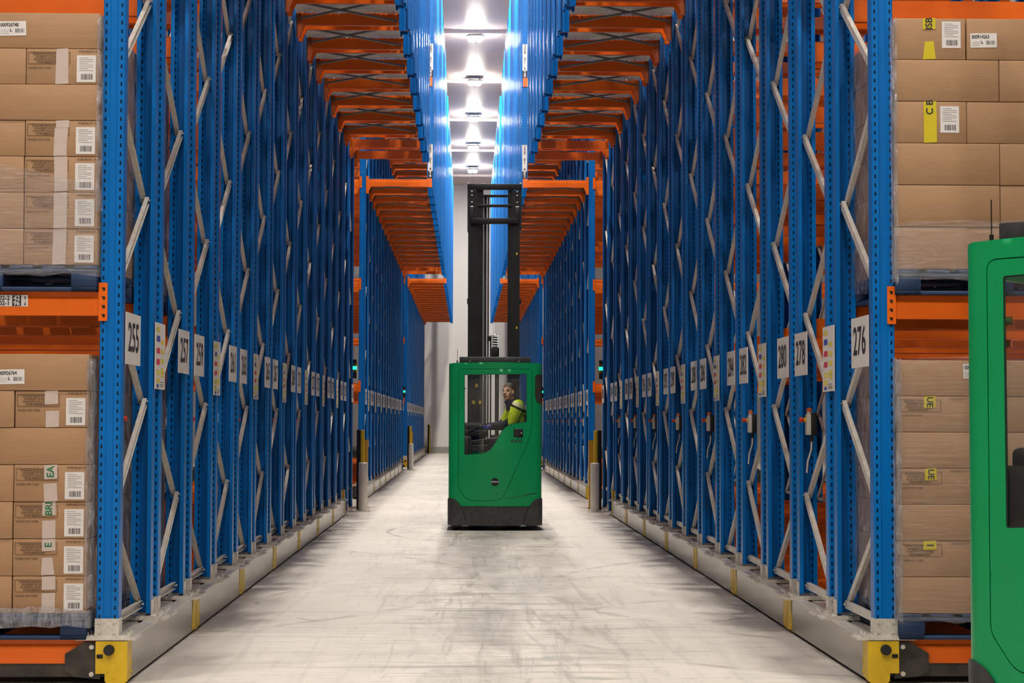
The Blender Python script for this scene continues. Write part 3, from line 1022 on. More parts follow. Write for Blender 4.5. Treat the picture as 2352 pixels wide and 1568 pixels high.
# ------------------------------------------------------------------ guards, bollards, beacons at the ends of the banks
def guards(y, cat_where):
    for s in (-1, 1):
        xb = AL + 0.20 if s < 0 else AR - 0.18
        if y < 80:
            mb = MB().cyl((0, 0, 0.012), (0, 0, 0.79), 0.072, 24).cyl((0, 0, 0.79), (0, 0, 0.80), 0.072, 24, 0.062)
            mb.box(-0.13, 0.13, -0.13, 0.13, 0, 0.014)
            for a in (-0.1, 0.1):
                for c in (-0.1, 0.1):
                    mb.cyl((a, c, 0.014), (a, c, 0.03), 0.012, 6)
            o = obj('bollard', mb.mesh('bollard', 'galv'), None, (xb, y - 0.45, 0))
            tag(o, 'round galvanised steel bollard at %s end of the %s bank' % (SN[s], cat_where), 'bollard', 'steel bollards')
        g = thing('guard_post', 'tall black and yellow guard post ending the %s bank, %s side' % (cat_where, SN[s]), 'guard post', (AL + 0.10 if s < 0 else AR - 0.07, y, 0), 0, 'black and yellow guard posts')
        x0, x1 = sorted((-0.03 * -s - 0.0, 0.045 * s))
        k = MB().rbox(-0.032, 0.032, -0.05, 0.05, 0.0, 1.33, 0.006)
        obj('post', k.mesh('post', 'black'), g)
        xx = -s * 0.063
        ye = MB().rbox(xx - 0.03, xx + 0.03, -0.045, 0.045, 0.0, 1.325, 0.005)
        obj('yellow_edge', ye.mesh('yellow_edge', 'yellow'), g, label='yellow edge')
        if y < 80:
            am = MB().strip([(-0.05, 0.07), (-0.05, 0), (0.05, 0), (0.05, 0.07)], 0.006, 'z', 0.0, 1.16)
            am.box(-0.07, 0.07, -0.03, 0.1, 0, 0.012)
            am.box(-0.044, 0.044, 0.01, 0.016, 0.0, 1.15)
            o = obj('amber_guard', am.mesh('amber_guard', 'amber'), None, (AL + 0.165 if s < 0 else AR - 0.155, y + 0.62, 0))
            tag(o, 'amber upright guard behind the %s steel bollard of the %s bank' % (SN[s], cat_where), 'guard', 'amber guards')
        if y < 80:
            b = thing('signal_beacon', 'signal beacon glowing green on the last %s upright of the %s bank' % (SN[s], cat_where), 'beacon', (MAIN_IN[s] - s * 0.018, (Y_FIX1 if y < 40 else Y_FIX2) + 2.485, 2.20), 0, 'green signal beacons')
            obj('base', MB().cyl((0, 0, 0), (0, 0, 0.10), 0.042, 14).box(*sorted((0, s * 0.056)), -0.02, 0.02, 0.02, 0.06).mesh('base', 'black'), b)
            obj('amber_lens', MB().cyl((0, 0, 0.10), (0, 0, 0.15), 0.040, 14).mesh('amber_lens', 'beacon_amber'), b, label='unlit amber lens')
            obj('green_lens', MB().cyl((0, 0, 0.15), (0, 0, 0.205), 0.041, 14).mesh('green_lens', 'beacon_green'), b, label='glowing green lens')
            obj('cap', MB().cyl((0, 0, 0.205), (0, 0, 0.255), 0.040, 14, mi=1).cyl((0, 0, 0.255), (0, 0, 0.32), 0.041, 14).mesh('cap', 'black', 'beacon_amber'), b)
guards(30.2, 'near')
guards(55.6, 'middle')
guards(83.9, 'far')

# ------------------------------------------------------------------ pallets, cartons, film
def pallet_mesh(w=1.2, d=1.2):
    mb = MB()
    h = 0.145
    for i in range(3):
        x = (0.0, w / 2 - 0.07, w - 0.145)[i]
        mb.rbox(x, x + 0.145, 0, d, 0, 0.022, 0.003, 1)
        for j in range(3):
            y = (0.0, d / 2 - 0.07, d - 0.145)[j]
            mb.rbox(x, x + 0.145, y + 0.002, y + 0.143, 0.022, 0.10, 0.003, 1)
    for j in range(3):
        y = (0.0, d / 2 - 0.07, d - 0.145)[j]
        mb.rbox(0, w, y, y + 0.145, 0.10, 0.122, 0.003, 1)
    mb.rbox(0, w, 0, 0.1, 0.0, 0.022, 0.003, 1)
    for i in range(7):
        x = i * (w - 0.13) / 6
        mb.rbox(x, x + 0.13, 0, d, 0.122, h, 0.003, 1)
    return mb.mesh('pallet', 'pallet')
PALLET = pallet_mesh()
_cart = {}
def carton_mesh(w, d, h):
    k = (round(w, 3), round(d, 3), round(h, 3))
    if k not in _cart:
        mb = MB().rbox(0.0015, w - 0.0015, 0.0015, d - 0.0015, 0.001, h - 0.0015, 0.004, 2)
        _cart[k] = mb.mesh('carton', 'card')
    return _cart[k]
def bars(mb, x0, x1, z0, z1, y, mi, seed=1):
    r = random.Random(seed)
    x = x0
    while x < x1 - 0.002:
        w = r.choice((0.0012, 0.002, 0.003))
        mb.box(x, min(x1, x + w), y - 0.0004, y, z0, z1, mi)
        x += w + r.choice((0.0014, 0.0022, 0.003))
def shipping_label(w, h):
    """white label with grey lines and a barcode; facing -y, origin lower-left"""
    mb = MB().box(0, w, -0.0012, 0.0005, 0, h)
    for k in range(8):
        z = h * (0.90 - 0.068 * k)
        mb.box(w * 0.14, w * (0.86 if k % 3 else 0.6), -0.0018, -0.0012, z, z + h * 0.016, 1)
    bars(mb, w * 0.22, w * 0.82, h * 0.09, h * 0.30, -0.0013, 2, 3)
    return mb.mesh('shipping_label', 'label_white', 'grey_ink', 'ink')
SHIP = shipping_label(0.108, 0.152)
def id_label(num, letter='L', w=0.152, h=0.082):
    mb = MB().box(0, w, -0.0012, 0.0005, 0, h)
    mb.merge(text_mb(num, 0.029, 'LEFT', 0.0008, 0.78), T(w * 0.05, -0.0018, h * 0.74), 2)
    mb.merge(text_mb(letter, 0.024, 'CENTER', 0.001), T(w * 0.44, -0.0018, h * 0.36), 2)
    for k in range(3):
        mb.box(w * 0.06, w * 0.36, -0.0018, -0.0012, h * (0.38 - 0.12 * k), h * (0.40 - 0.12 * k), 1)
    bars(mb, w * 0.60, w * 0.95, h * 0.20, h * 0.48, -0.0013, 2, 5)
    return mb.mesh('id_label', 'label_white', 'grey_ink', 'ink')
def storage_print():
    """brown box of handling text, a line of code text and the small heading over the label"""
    mb = MB()
    w, h, e = 0.235, 0.068, 0.0022
    y0, y1 = -0.0008, 0.0005
    for a in ((0, w, 0, e), (0, w, h - e, h), (0, e, 0, h), (w - e, w, 0, h)):
        mb.box(a[0], a[1], y0, y1, a[2], a[3])
    for k, tx in enumerate(('STORAGE INSTRUCTIONS', 'ON RECEIPT OF GOODS', 'PLACE INTO COLD STORE', 'STORE IMMEDIATELY')):
        mb.merge(text_mb(tx, 0.0150 if k else 0.0165, 'CENTER', 0.0005, 0.85), T(0.108, -0.0012, h - 0.012 - k * 0.015))
    mb.merge(text_mb('TRADED UNIT CODE', 0.0140, 'LEFT', 0.0004, 0.95), T(0.0, -0.0012, -0.022))
    mb.merge(text_mb('STORE BELOW -18', 0.0140, 'CENTER', 0.0004, 0.9), T(0.335, -0.0012, h + 0.004))
    return mb.mesh('printing', 'brown_ink')
PRINT = storage_print()
_tp = {}
def tape_mesh(w, h, mat, txt=None, ink='ink', lean=0.0, cut=0.0, cw=False):
    """strip of tape facing -y, origin lower-left; optional lettering turned a quarter"""
    k = (w, h, mat, txt, ink, lean, cut, cw)
    if k not in _tp:
        mb = MB()
        f = [(lean, 0.0), (w + lean, 0.004), (w - cut, h), (cut, h - 0.003)]
        mb.prism(f, 'y', -0.0010, 0.0006)
        if txt:
            mb.merge(text_mb(txt, w * 0.74, 'CENTER', 0.0014), T(w * 0.5, -0.0016, h * 0.5, ry=(math.pi / 2 if cw else -math.pi / 2)), 1)
        _tp[k] = mb.mesh('tape', mat, ink)
    return _tp[k]

def carton(x, y, z, w, d, h, label, group):
    o = obj('carton', carton_mesh(w, d, h), None, (x, y, z))
    return tag(o, label, 'carton', group)
def film_mesh(x0, x1, y, z0, z1, yb, side, wob, mat, top=None, seed=3):
    """thin film sheet across the front (y) and round the aisle-side corner back to yb; wavy edges"""
    r = random.Random(seed)
    mb = MB()
    nz = 26
    cols = []
    n = 10
    xs = [x0 + (x1 - x0) * i / n for i in range(n + 1)]
    path = [(x, y) for x in xs]
    corner = x1
    path += [(corner, y + (yb - y) * k / 8) for k in range(1, 9)]
    sgn = 1 if x1 > x0 else -1
    vs, fs = [], []
    m = len(path)
    for j in range(nz + 1):
        tz = j / nz
        for i, (px, py) in enumerate(path):
            zt = z1 if top is None else z1 + top * (i / n if i <= n else 1.0)
            z = z0 + (zt - z0) * tz
            on_side = i > n
            bulge = wob * (0.35 + 0.65 * r.random())
            if i == n: bulge = wob * 0.6
            px2 = px + (sgn * bulge if (on_side or i == n) else 0)
            py2 = py - (bulge * 0.35 if not on_side else 0)
            if j in (0, nz):
                z += r.uniform(-0.012, 0.012)
            vs.append((px2, py2, z))
    for j in range(nz):
        for i in range(m - 1):
            fs.append((j * m + i, j * m + i + 1, (j + 1) * m + i + 1, (j + 1) * m + i))
    mb.add(vs, fs, 0, True)
    return mb.mesh('stretch_film', mat)

NTH = ['bottom', 'second', 'third', 'fourth', 'fifth', 'sixth', 'top']
YF = Y0 - 0.02
def load(s, xe, yf, zb, rows, h, where, spec, deep=True, simple=False):
    """stack on one pallet. xe: aisle-side edge. rows bottom-up: 'S' short side out, 'L' long side out"""
    pal = obj('pallet', PALLET, None, (xe - 1.2 if s < 0 else xe, yf, zb))
    tag(pal, 'blue wooden pallet under the cartons on the %s' % where, 'pallet', 'blue pallets')
    z = zb + 0.146
    grp = 'brown cartons on the %s' % where
    n = len(rows)
    for i, k in enumerate(rows):
        nth = 'top' if i == n - 1 else NTH[i]
        zz = z + i * h
        if simple:
            for j in range(2):
                w = 0.41
                x = xe - w if s < 0 else xe
                carton(x, yf + j * 0.6, zz, w, 0.6, h, '%s brown carton in the %s layer of the %s' % (('front', 'rear')[j], nth, where), grp)
            continue
        if k == 'S':
            w, d, nx, ny = 0.412, 0.595, 2, 2
        else:
            w, d, nx, ny = 0.60, 0.40, 2, 3
        jit = [random.uniform(-0.004, 0.004) for _ in range(8)]
        for c in range(nx):
            for j in range(ny):
                if j and (c or not deep):
                    continue
                if k == 'L' and c == 1 and s < 0:
                    continue
                off = c * (w + 0.001) + jit[c] * 0.5
                x = xe - off - w if s < 0 else xe + off
                pos = ('facing the front area' if j == 0 else ('behind the front one' if j == 1 else 'at the rear'))
                inn = 'beside the upright' if c == 0 else 'second from the upright'
                o = carton(x, yf + j * (d + 0.002) + (jit[c + 2] if j == 0 else 0), zz, w, d, h, '%s brown carton of the %s, %s, %s' % (nth, where, inn, pos), grp)
                if j == 0:
                    for fn in spec.get((i, c), ()):
                        fn(o, w, h)
def deco_print(o, w, h):
    obj('printing', PRINT, o, (0.012, 0.0, h - 0.088), label='dark brown handling print')
def deco_label(o, w, h):
    obj('shipping_label', SHIP, o, (w - 0.128, 0.0, 0.014), (0, 0, 0), label='white shipping label with barcode')
def deco_tape(x, z0, z1, mat='tape', txt=None, ink='green_ink', w=0.074, lean=0.0, cut=0.0, cw=False):
    def fn(o, ww, h):
        obj('tape', tape_mesh(w, (z1 - z0) * h, mat, txt, ink, lean, cut, cw), o, (x, -0.0006, z0 * h + 0.001), label='strip of %s tape' % ('yellow' if mat == 'ytape' else 'pale'))
    return fn
def deco_id(num, x, z):
    def fn(o, w, h):
        obj('id_label', id_label(num), o, (x, 0.0, z), (0, -0.02, 0), label='white label reading %s L' % num)
    return fn

STD = [deco_print, deco_label]
# left, upper level: seven layers
spec = {(0, 0): STD + [deco_tape(.165, 0, 1.0, lean=-.004)], (1, 0): STD + [deco_tape(.165, 0, 1.0)], (2, 0): STD + [deco_tape(.165, 0.02, 1.0, lean=.004)],
        (3, 0): STD + [deco_tape(.165, 0, .80, lean=-.006), deco_tape(.172, .78, 1.0)], (5, 0): STD + [deco_tape(.165, 0, 1.0, cut=.004)],
        (6, 0): [deco_id('000926748', 0.60 - 0.565, 0.07)]}
load(-1, -2.083, YF, LV[1] + 0.001, 'SSSSLSL', 0.204, 'upper left pallet', spec)
# left, lower level
spec = {(0, 0): STD + [deco_tape(.162, 0, .55), deco_tape(.162, .62, 1.0)], (1, 0): STD + [deco_tape(.155, .02, .5, lean=.004, cut=.008), deco_tape(.162, .66, 1.0, txt='E')],
        (2, 0): STD + [deco_tape(.162, 0, .5), deco_tape(.162, .62, 1.0, txt='BRI')], (3, 0): STD + [deco_tape(.165, 0, .5, lean=.006), deco_tape(.168, .60, 1.0, txt='EA')],
        (5, 0): STD + [deco_tape(.172, 0, .46), deco_tape(.165, .62, 1.0)], (6, 0): [deco_id('000926764', 0.60 - 0.51, 0.035)]}
load(-1, -2.118, YF, LV[0] + 0.001, 'SSSSLSL', 0.2065, 'lower left pallet', spec)
# behind them, in the second row of the first left rack
load(-1, -2.10, Y0 + 1.28, LV[1] + 0.001, 'SSSSSSS', 0.204, 'upper left pallet in the second row', {}, simple=True)
load(-1, -2.10, Y0 + 1.28, LV[0] + 0.001, 'SSSSSSS', 0.204, 'lower left pallet in the second row', {}, simple=True)
# right, upper level: six layers
yt = lambda x, z0, z1, txt=None, **k: deco_tape(x, z0, z1, 'ytape', txt, 'ink', **k)
spec = {(5, 0): [lambda o, w, h: obj('shipping_label', SHIP, o, (w - 0.137, 0, 0.068), label='white shipping label with barcode'), yt(.165, 0, .44, cut=.012), yt(.165, .72, 1.0, 'ISB')],
        (3, 0): [lambda o, w, h: obj('shipping_label', SHIP, o, (w - 0.153, 0, 0.060), label='white shipping label with barcode'), yt(.165, 0, .72), yt(.163, .70, 1.0, 'C B')],
        (5, 1): [deco_id('000914263', 0.022, 0.070)]}
load(1, 2.428, YF, LV[1] + 0.001, 'LLLSLS', 0.2395, 'upper right pallet', spec)
spec = {(1, 0): [deco_print, yt(.140, .74, 1.0, 'I', cw=True)], (3, 0): [deco_print, yt(.150, .66, 1.0, 'UE', cw=True, w=0.066)], (5, 0): [deco_print, yt(.150, .66, 1.0, 'UE', cw=True, w=0.066)],
        (6, 0): [deco_id('000914280', 0.375, 0.100)]}
load(1, 2.435, YF, LV[0] + 0.001, 'LSLSLSL', 0.204, 'lower right pallet', spec)

def film(label, me):
    tag(obj('stretch_film', me), label, 'film', 'stretch films')
yy = YF - 0.006
film('clear stretch film over the lower layers of the upper left pallet', film_mesh(-2.083 - 1.0, -2.076, yy, LV[1] + 0.09, LV[1] + 0.80, Y0 + 1.15, -1, 0.012, 'film', -0.20, 3))
film('clear stretch film round the side of the upper left pallet', film_mesh(-2.083 - 0.012, -2.074, yy - 0.004, LV[1] + 0.45, LV[1] + 1.55, Y0 + 1.15, -1, 0.014, 'film_side', None, 4))
film('clear stretch film gathered round the foot of the lower left pallet', film_mesh(-2.118 - 1.0, -2.110, yy - 0.006, LV[0] + 0.075, LV[0] + 0.20, Y0 + 1.15, -1, 0.020, 'film_side', -0.03, 5))
film('clear stretch film round the side of the lower left pallet', film_mesh(-2.118 - 0.012, -2.108, yy, LV[0] + 0.18, LV[0] + 1.56, Y0 + 1.15, -1, 0.030, 'film_side', None, 6))
film('clear stretch film round the second-row upper left pallet', film_mesh(-2.5, -2.088, Y0 + 1.275, LV[1] + 0.10, LV[1] + 1.56, Y0 + 2.48, -1, 0.016, 'film_side', None, 7))
film('clear stretch film round the second-row lower left pallet', film_mesh(-2.5, -2.088, Y0 + 1.275, LV[0] + 0.10, LV[0] + 1.56, Y0 + 2.48, -1, 0.016, 'film_side', None, 8))
film('clear stretch film round the side of the upper right pallet', film_mesh(2.428 + 0.012, 2.422, yy - 0.002, LV[1] + 0.06, LV[1] + 1.58, Y0 + 1.15, 1, 0.018, 'film_side', None, 9))
film('clear stretch film over the lower layers of the upper right pallet', film_mesh(2.428 + 1.0, 2.422, yy - 0.006, LV[1] + 0.09, LV[1] + 0.44, Y0 + 1.15, 1, 0.010, 'film', -0.03, 10))
film('clear stretch film tightly wound over the whole lower right pallet', film_mesh(2.435 + 1.1, 2.428, yy - 0.001, LV[0] + 0.10, LV[0] + 1.585, Y0 + 1.15, 1, 0.010, 'film_tight', None, 11))
film('clear stretch film round the side of the lower right pallet', film_mesh(2.435 + 0.02, 2.424, yy - 0.002, LV[0] + 0.10, LV[0] + 1.58, Y0 + 1.15, 1, 0.016, 'film_side', None, 12))

# location label on the front left beam
def beam_label():
    mb = MB().box(0, 0.135, -0.0015, 0, 0, 0.064)
    mb.merge(text_mb('02-2', 0.034, 'LEFT', 0.001), T(-0.035 + 0.04, -0.0022, 0.046), 1)
    mb.merge(text_mb('02-1', 0.034, 'LEFT', 0.001), T(-0.035 + 0.04, -0.0022, 0.017), 1)
    mb.box(0.080, 0.130, -0.0020, -0.0015, 0.002, 0.062, 1)
    mb.merge(text_mb('42', 0.036, 'CENTER', 0.001), T(0.105, -0.0026, 0.046), 0)
    mb.merge(text_mb('96', 0.036, 'CENTER', 0.001), T(0.105, -0.0026, 0.017), 0)
    mb.box(0.135, 0.168, -0.0015, 0, 0, 0.064)
    for z, d in ((0.046, 1), (0.017, -1)):
        mb.box(0.150, 0.154, -0.0022, -0.0015, z - 0.009, z + 0.009, 1)
        mb.add([(0.145, -0.0022, z + d * 0.003), (0.159, -0.0022, z + d * 0.003), (0.152, -0.0022, z + d * 0.013)], [(0, 1, 2)], 1)
    o = obj('location_label', mb.mesh('location_label', 'label_white', 'ink'), None, (-2.72 + 0.078, Y0 + YP[0] - 0.001, LV[1] - 0.085))
    tag(o, 'black and white location label on the front left orange beam', 'label', 'beam location labels')
beam_label()
def over_label():
    mb = MB().box(-0.17, 0.17, -0.0015, 0, 0, 0.060)
    mb.merge(text_mb('↑292·01·468↑', 0.062, 'CENTER', 0.001, 0.86), T(0, -0.0022, 0.030), 1)
    o = obj('location_label', mb.mesh('location_label', 'label_white', 'ink'), None, (1.72, Y0 + 4 * PITCH + YP[0] + 0.0135, LV[3] - 0.072))
    tag(o, 'white location label on an orange overhang beam above the right of the aisle', 'label', 'beam location labels')
over_label()

# ------------------------------------------------------------------ reach truck
RW = 0.63
def ybow(x):
    a = abs(x)
    if a <= 0.53:
        return 0.05 * (a / 0.53) ** 2
    q = min(1.0, (a - 0.53) / 0.1)
    return 0.05 + 0.1 * (1 - math.sqrt(max(0.0, 1 - q * q)))
def smooth_poly(pts, r, n=5):
    """round the corners of a polygon; r scalar or list"""
    out = []
    k = len(pts)
    for i in range(k):
        p, a, b = Vector(pts[i]), Vector(pts[i - 1]), Vector(pts[(i + 1) % k])
        rr = r[i] if isinstance(r, (list, tuple)) else r
        da, db = (a - p), (b - p)
        t = min(rr, da.length * 0.45, db.length * 0.45)
        if t < 1e-4:
            out.append(tuple(p)); continue
        p0, p1 = p + da.normalized() * t, p + db.normalized() * t
        for j in range(n + 1):
            u = j / n
            out.append(tuple((1 - u) ** 2 * p0 + 2 * u * (1 - u) * p + u * u * p1))
    return out
def densify(poly, step=0.04):
    out = []
    n = len(poly)
    for i in range(n):
        a, b = Vector(poly[i]), Vector(poly[(i + 1) % n])
        m = max(1, int((b - a).length / step))
        for j in range(m):
            out.append(tuple(a.lerp(b, j / m)))
    return out
def inside(p, poly):
    x, y = p
    c = False
    n = len(poly)
    for i in range(n):
        x1, y1 = poly[i]; x2, y2 = poly[(i + 1) % n]
        if (y1 > y) != (y2 > y) and x < (x2 - x1) * (y - y1) / (y2 - y1) + x1:
            c = not c
    return c
def U_of(x):
    a = abs(x)
    u = a if a <= 0.53 else 0.53 + 0.1 * math.asin(min(1.0, (a - 0.53) / 0.1))
    return math.copysign(u, x)
def X_of(u):
    a = abs(u)
    x = a if a <= 0.53 else 0.53 + 0.1 * math.sin(min(math.pi / 2, (a - 0.53) / 0.1))
    return math.copysign(x, u)
def panel(outer, holes=(), yf=ybow, th=0.02, off=0.0, zstep=0.09, mi=0):
    """curved sheet seen from -y: polygon in (x,z) with holes, unrolled onto the bowed rear surface, thickness th"""
    un = lambda poly: [(U_of(p[0]), p[1]) for p in poly]
    loops = [densify(un(outer))] + [densify(un(h)) for h in holes]
    vs, ed = [], []
    for lp in loops:
        o = len(vs)
        vs += [Vector(p) for p in lp]
        ed += [(o + i, o + (i + 1) % len(lp)) for i in range(len(lp))]
    zs = [p[1] for p in outer]
    gu = [-0.53 + 0.053 * i for i in range(21)] + [sg * (0.53 + 0.1 * t) for sg in (-1, 1) for t in (0.26, 0.52, 0.78, 1.04, 1.3)]
    for u in gu:
        z = min(zs) + 0.013
        while z < max(zs):
            if inside((u, z), loops[0]) and not any(inside((u, z), h) for h in loops[1:]):
                vs.append(Vector((u, z)))
            z += 0.045
    V, E, F, *_ = delaunay_2d_cdt(vs, ed, [], 0, 1e-5)
    tris = []
    for f in F:
        c = sum((V[i] for i in f), Vector((0, 0))) / len(f)
        if inside(c, loops[0]) and not any(inside(c, h) for h in loops[1:]):
            a = (V[f[1]].x - V[f[0]].x) * (V[f[2]].y - V[f[0]].y) - (V[f[1]].y - V[f[0]].y) * (V[f[2]].x - V[f[0]].x)
            tris.append(tuple(f) if a > 0 else tuple(reversed(f)))
    mb = MB()
    n = len(V)
    front, back = [], []
    for p in V:
        x = X_of(p.x)
        a = max(0.0, (abs(p.x) - 0.53) / 0.1)
        nx, ny = (math.copysign(math.sin(a), p.x), -math.cos(a)) if a > 0 else (0.0, -1.0)
        front.append((x - nx * off, yf(x) - ny * off, p.y))
        back.append((x - nx * (off + th), yf(x) - ny * (off + th), p.y))
    mb.add(front, tris, mi, True)
    mb.add(back, [tuple(reversed(t)) for t in tris], mi, True)
    cnt = set()
    for t in tris:
        for i in range(3):
            cnt.add((t[i], t[(i + 1) % 3]))
    rim = [e for e in cnt if (e[1], e[0]) not in cnt]
    mb.add(front + back, [(b, a, n + a, n + b) for a, b in rim], mi)
    return mb
def cz(cx, cy):
    return ((cx - 482) / 592.6, (1482 - cy) / 592.6)
def truck(name, label, loc, rotz):
    t = thing(name, label, 'forklift truck', loc, rotz, 'green reach trucks')
    door_pts = [cz(186, 192), cz(775, 190), cz(774, 620), cz(765, 700), cz(735, 792), cz(690, 885), cz(640, 1000), cz(590, 1120), cz(548, 1200), cz(515, 1232), cz(460, 1240), cz(262, 1240), cz(188, 1145)]
    door_poly = smooth_poly(door_pts, [0.05, 0.06, 0.04, 0.04, 0.04, 0.04, 0.04, 0.04, 0.03, 0.03, 0.03, 0.06, 0.04])
    win_pts = [cz(232, 235), cz(732, 228), cz(733, 612), cz(690, 620), cz(620, 628), cz(570, 650), cz(535, 685), cz(500, 750), cz(470, 800), cz(440, 838), cz(400, 860), cz(340, 871), cz(235, 878)]
    win_poly = smooth_poly(win_pts, [0.015, 0.012, 0.012] + [0.03] * 9 + [0.012])
    side_pts = [cz(804, 240), cz(846, 236), cz(846, 458), cz(815, 450), cz(804, 400)]
    side_win = smooth_poly(side_pts, [0.025, 0.012, 0.012, 0.03, 0.03])
    z_top = 2.262
    outer = [(-RW, 0.33), (RW, 0.33), (RW, z_top - 0.012), (0.56, z_top), (0.0, z_top + 0.012), (-0.56, z_top), (-RW, z_top - 0.012)]
    # seam between shell and door
    c = Vector((sum(p[0] for p in door_poly) / len(door_poly), sum(p[1] for p in door_poly) / len(door_poly)))
    def grow(poly, d):
        out = []
        n = len(poly)
        ar = sum(poly[i][0] * poly[(i + 1) % n][1] - poly[(i + 1) % n][0] * poly[i][1] for i in range(n))
        sg = 1 if ar > 0 else -1
        for i in range(n):
            a, b = Vector(poly[i - 1]), Vector(poly[(i + 1) % n])
            e = (b - a)
            if e.length < 1e-9: out.append(poly[i]); continue
            e.normalize()
            out.append((poly[i][0] + sg * e.y * d, poly[i][1] - sg * e.x * d))
        return out
    sh = panel(outer, [grow(door_poly, 0.005)], th=0.03)
    # sides with a window opening, and roof with a glazed opening
    for sx in (-1, 1):
        a, b = sorted((sx * RW, sx * (RW - 0.03)))
        for (y0, y1, z0, z1) in ((0.15, 1.30, 0.33, 1.15), (0.15, 0.34, 1.15, z_top - 0.012), (1.20, 1.30, 1.15, z_top - 0.012), (0.34, 1.20, 2.12, z_top - 0.012)):
            sh.box(a, b, y0, y1, z0, z1)
    for (x0, x1, y0, y1) in ((-0.55, 0.55, 0.07, 0.36), (-0.60, 0.60, 1.14, 1.30), (-0.60, -0.44, 0.36, 1.14), (0.44, 0.60, 0.36, 1.14)):
        sh.box(x0, x1, y0 + 0.02, y1, z_top - 0.06, z_top - 0.014)
    sh.box(-0.60, 0.60, 1.24, 1.30, 0.33, 1.05)
    body = obj('body_shell', sh.mesh('body_shell', 'green'), t)
    # lower right crease
    cr = MB()
    cpts = [cz(553, 1214), cz(590, 1223), cz(700, 1204), cz(845, 1176)]
    cr.tube([(p[0], ybow(p[0]) - 0.0005, p[1]) for p in densify(cpts, 0.05)[:-4] if p[1] < 0.53], 0.0028, 6)
    obj('seam', cr.mesh('seam', 'black'), body)
    bk = panel(grow(door_poly, 0.012), [grow(win_poly, 0.02)], th=0.004, off=0.034)
    obj('door_gasket', bk.mesh('door_gasket', 'rubber'), t)
    dr = obj('door', panel(door_poly, [win_poly], th=0.026, off=-0.001).mesh('door', 'green'), t)
    obj('window_pane', panel(grow(win_poly, 0.004), th=0.004, off=0.008).mesh('window_pane', 'glass'), dr, label='clear window pane')
    rim = panel(grow(win_poly, 0.006), [grow(win_poly, -0.006)], th=0.006, off=0.002)
    obj('window_seal', rim.mesh('window_seal', 'rubber'), dr)
    # door lock, fleet number, badge
    p0, p1 = cz(627, 735), cz(703, 667)
    lk = MB().rbox(p0[0], p1[0], ybow(0.3) - 0.008, ybow(0.3) + 0.02, p0[1], p1[1], 0.006)
    lk.cyl((p1[0] - 0.022, ybow(0.3) - 0.008, (p0[1] + p1[1]) / 2), (p1[0] - 0.022, ybow(0.3) - 0.012, (p0[1] + p1[1]) / 2), 0.010, 12, mi=1)
    lk.box(p0[0] + 0.02, p0[0] + 0.07, ybow(0.3) - 0.011, ybow(0.3) - 0.007, p0[1] + 0.02, p1[1] - 0.02, 2)
    obj('door_lock', lk.mesh('door_lock', 'black', 'chrome', 'rubber'), dr)
    q = cz(653, 767)
    fn = MB()
    for vv in text_mb('R450', 0.071, 'CENTER', 0.0008, 1.06).v:
        fn.v.append((q[0] + vv[0], ybow(q[0] + vv[0]) - 0.003, q[1] + vv[2]))
    tm = text_mb('R450', 0.071, 'CENTER', 0.0008, 1.06)
    fn.f, fn.mi, fn.sm = list(tm.f), list(tm.mi), list(tm.sm)
    obj('fleet_number', fn.mesh('fleet_number', 'ink'), dr, label='black fleet number R450')
    q = cz(480, 1092)
    bd = MB().cyl((q[0], 0.002, q[1]), (q[0], -0.006, q[1]), 0.064, 32, mi=1).cyl((q[0], -0.006, q[1]), (q[0], -0.010, q[1]), 0.053, 32)
    bd.merge(text_mb('TOYOTA', 0.030, 'CENTER', 0.001, 0.86), T(q[0], -0.0115, q[1]), 2)
    obj('badge', bd.mesh('badge', 'black', 'green', 'label_white'), dr, label='round dark badge with white lettering')
    if True:
        sw = obj('corner_window', panel(side_win, th=0.02, off=-0.012, zstep=0.02).mesh('corner_window', 'dark_glass'), t)
        obj('window_seal', panel(grow(side_win, 0.008), [grow(side_win, 0.001)], th=0.02, off=-0.014, zstep=0.02).mesh('corner_seal', 'rubber'), sw)
    # bumper: three scuffed pieces along the foot
    arc = [cz(108, 1224), cz(135, 1222), cz(165, 1234), cz(188, 1256), cz(212, 1290), cz(262, 1440), cz(108, 1440)]
    arc = smooth_poly(arc, [0.01, 0.03, 0.03, 0.03, 0.02, 0.004, 0.01])
    for sgn in (1, -1):
        a2 = [(sgn * x, z) for x, z in arc]
        obj('corner_bumper', panel(a2, th=0.05, off=-0.012).mesh('corner_bumper', 'bumper'), t)
    mid = [cz(216, 1290), cz(266, 1440), (-cz(266, 1440)[0], cz(266, 1440)[1]), (-cz(216, 1290)[0], cz(216, 1290)[1])]
    obj('rear_bumper', panel(mid, th=0.05, off=-0.010).mesh('rear_bumper', 'bumper'), t)
    ub = MB()
    for sx in (-1, 1):
        a, b = sorted((sx * (RW + 0.006), sx * (RW - 0.03)))
        ub.box(a, b, 0.14, 1.32, 0.07, 0.33)
    ub.box(-0.60, 0.60, 1.24, 1.32, 0.07, 0.33)
    ub.box(-0.60, 0.60, 0.12, 1.26, 0.08, 0.12)
    obj('chassis', ub.mesh('truck_chassis', 'chassis'), t)
    # wheels and outriggers
    for wx, wy, r, ww in ((-0.28, 0.28, 0.10, 0.10), (0.30, 0.26, 0.07, 0.06), (-0.52, 0.22, 0.07, 0.06), (-0.52, 1.95, 0.14, 0.10), (0.52, 1.95, 0.14, 0.10)):
        w = MB().cyl((wx - ww / 2, wy, r), (wx + ww / 2, wy, r), r, 24).cyl((wx - ww / 2 - 0.004, wy, r), (wx + ww / 2 + 0.004, wy, r), r * 0.5, 16, mi=1)
        obj('wheel', w.mesh('wheel', 'rubber', 'chassis'), t)
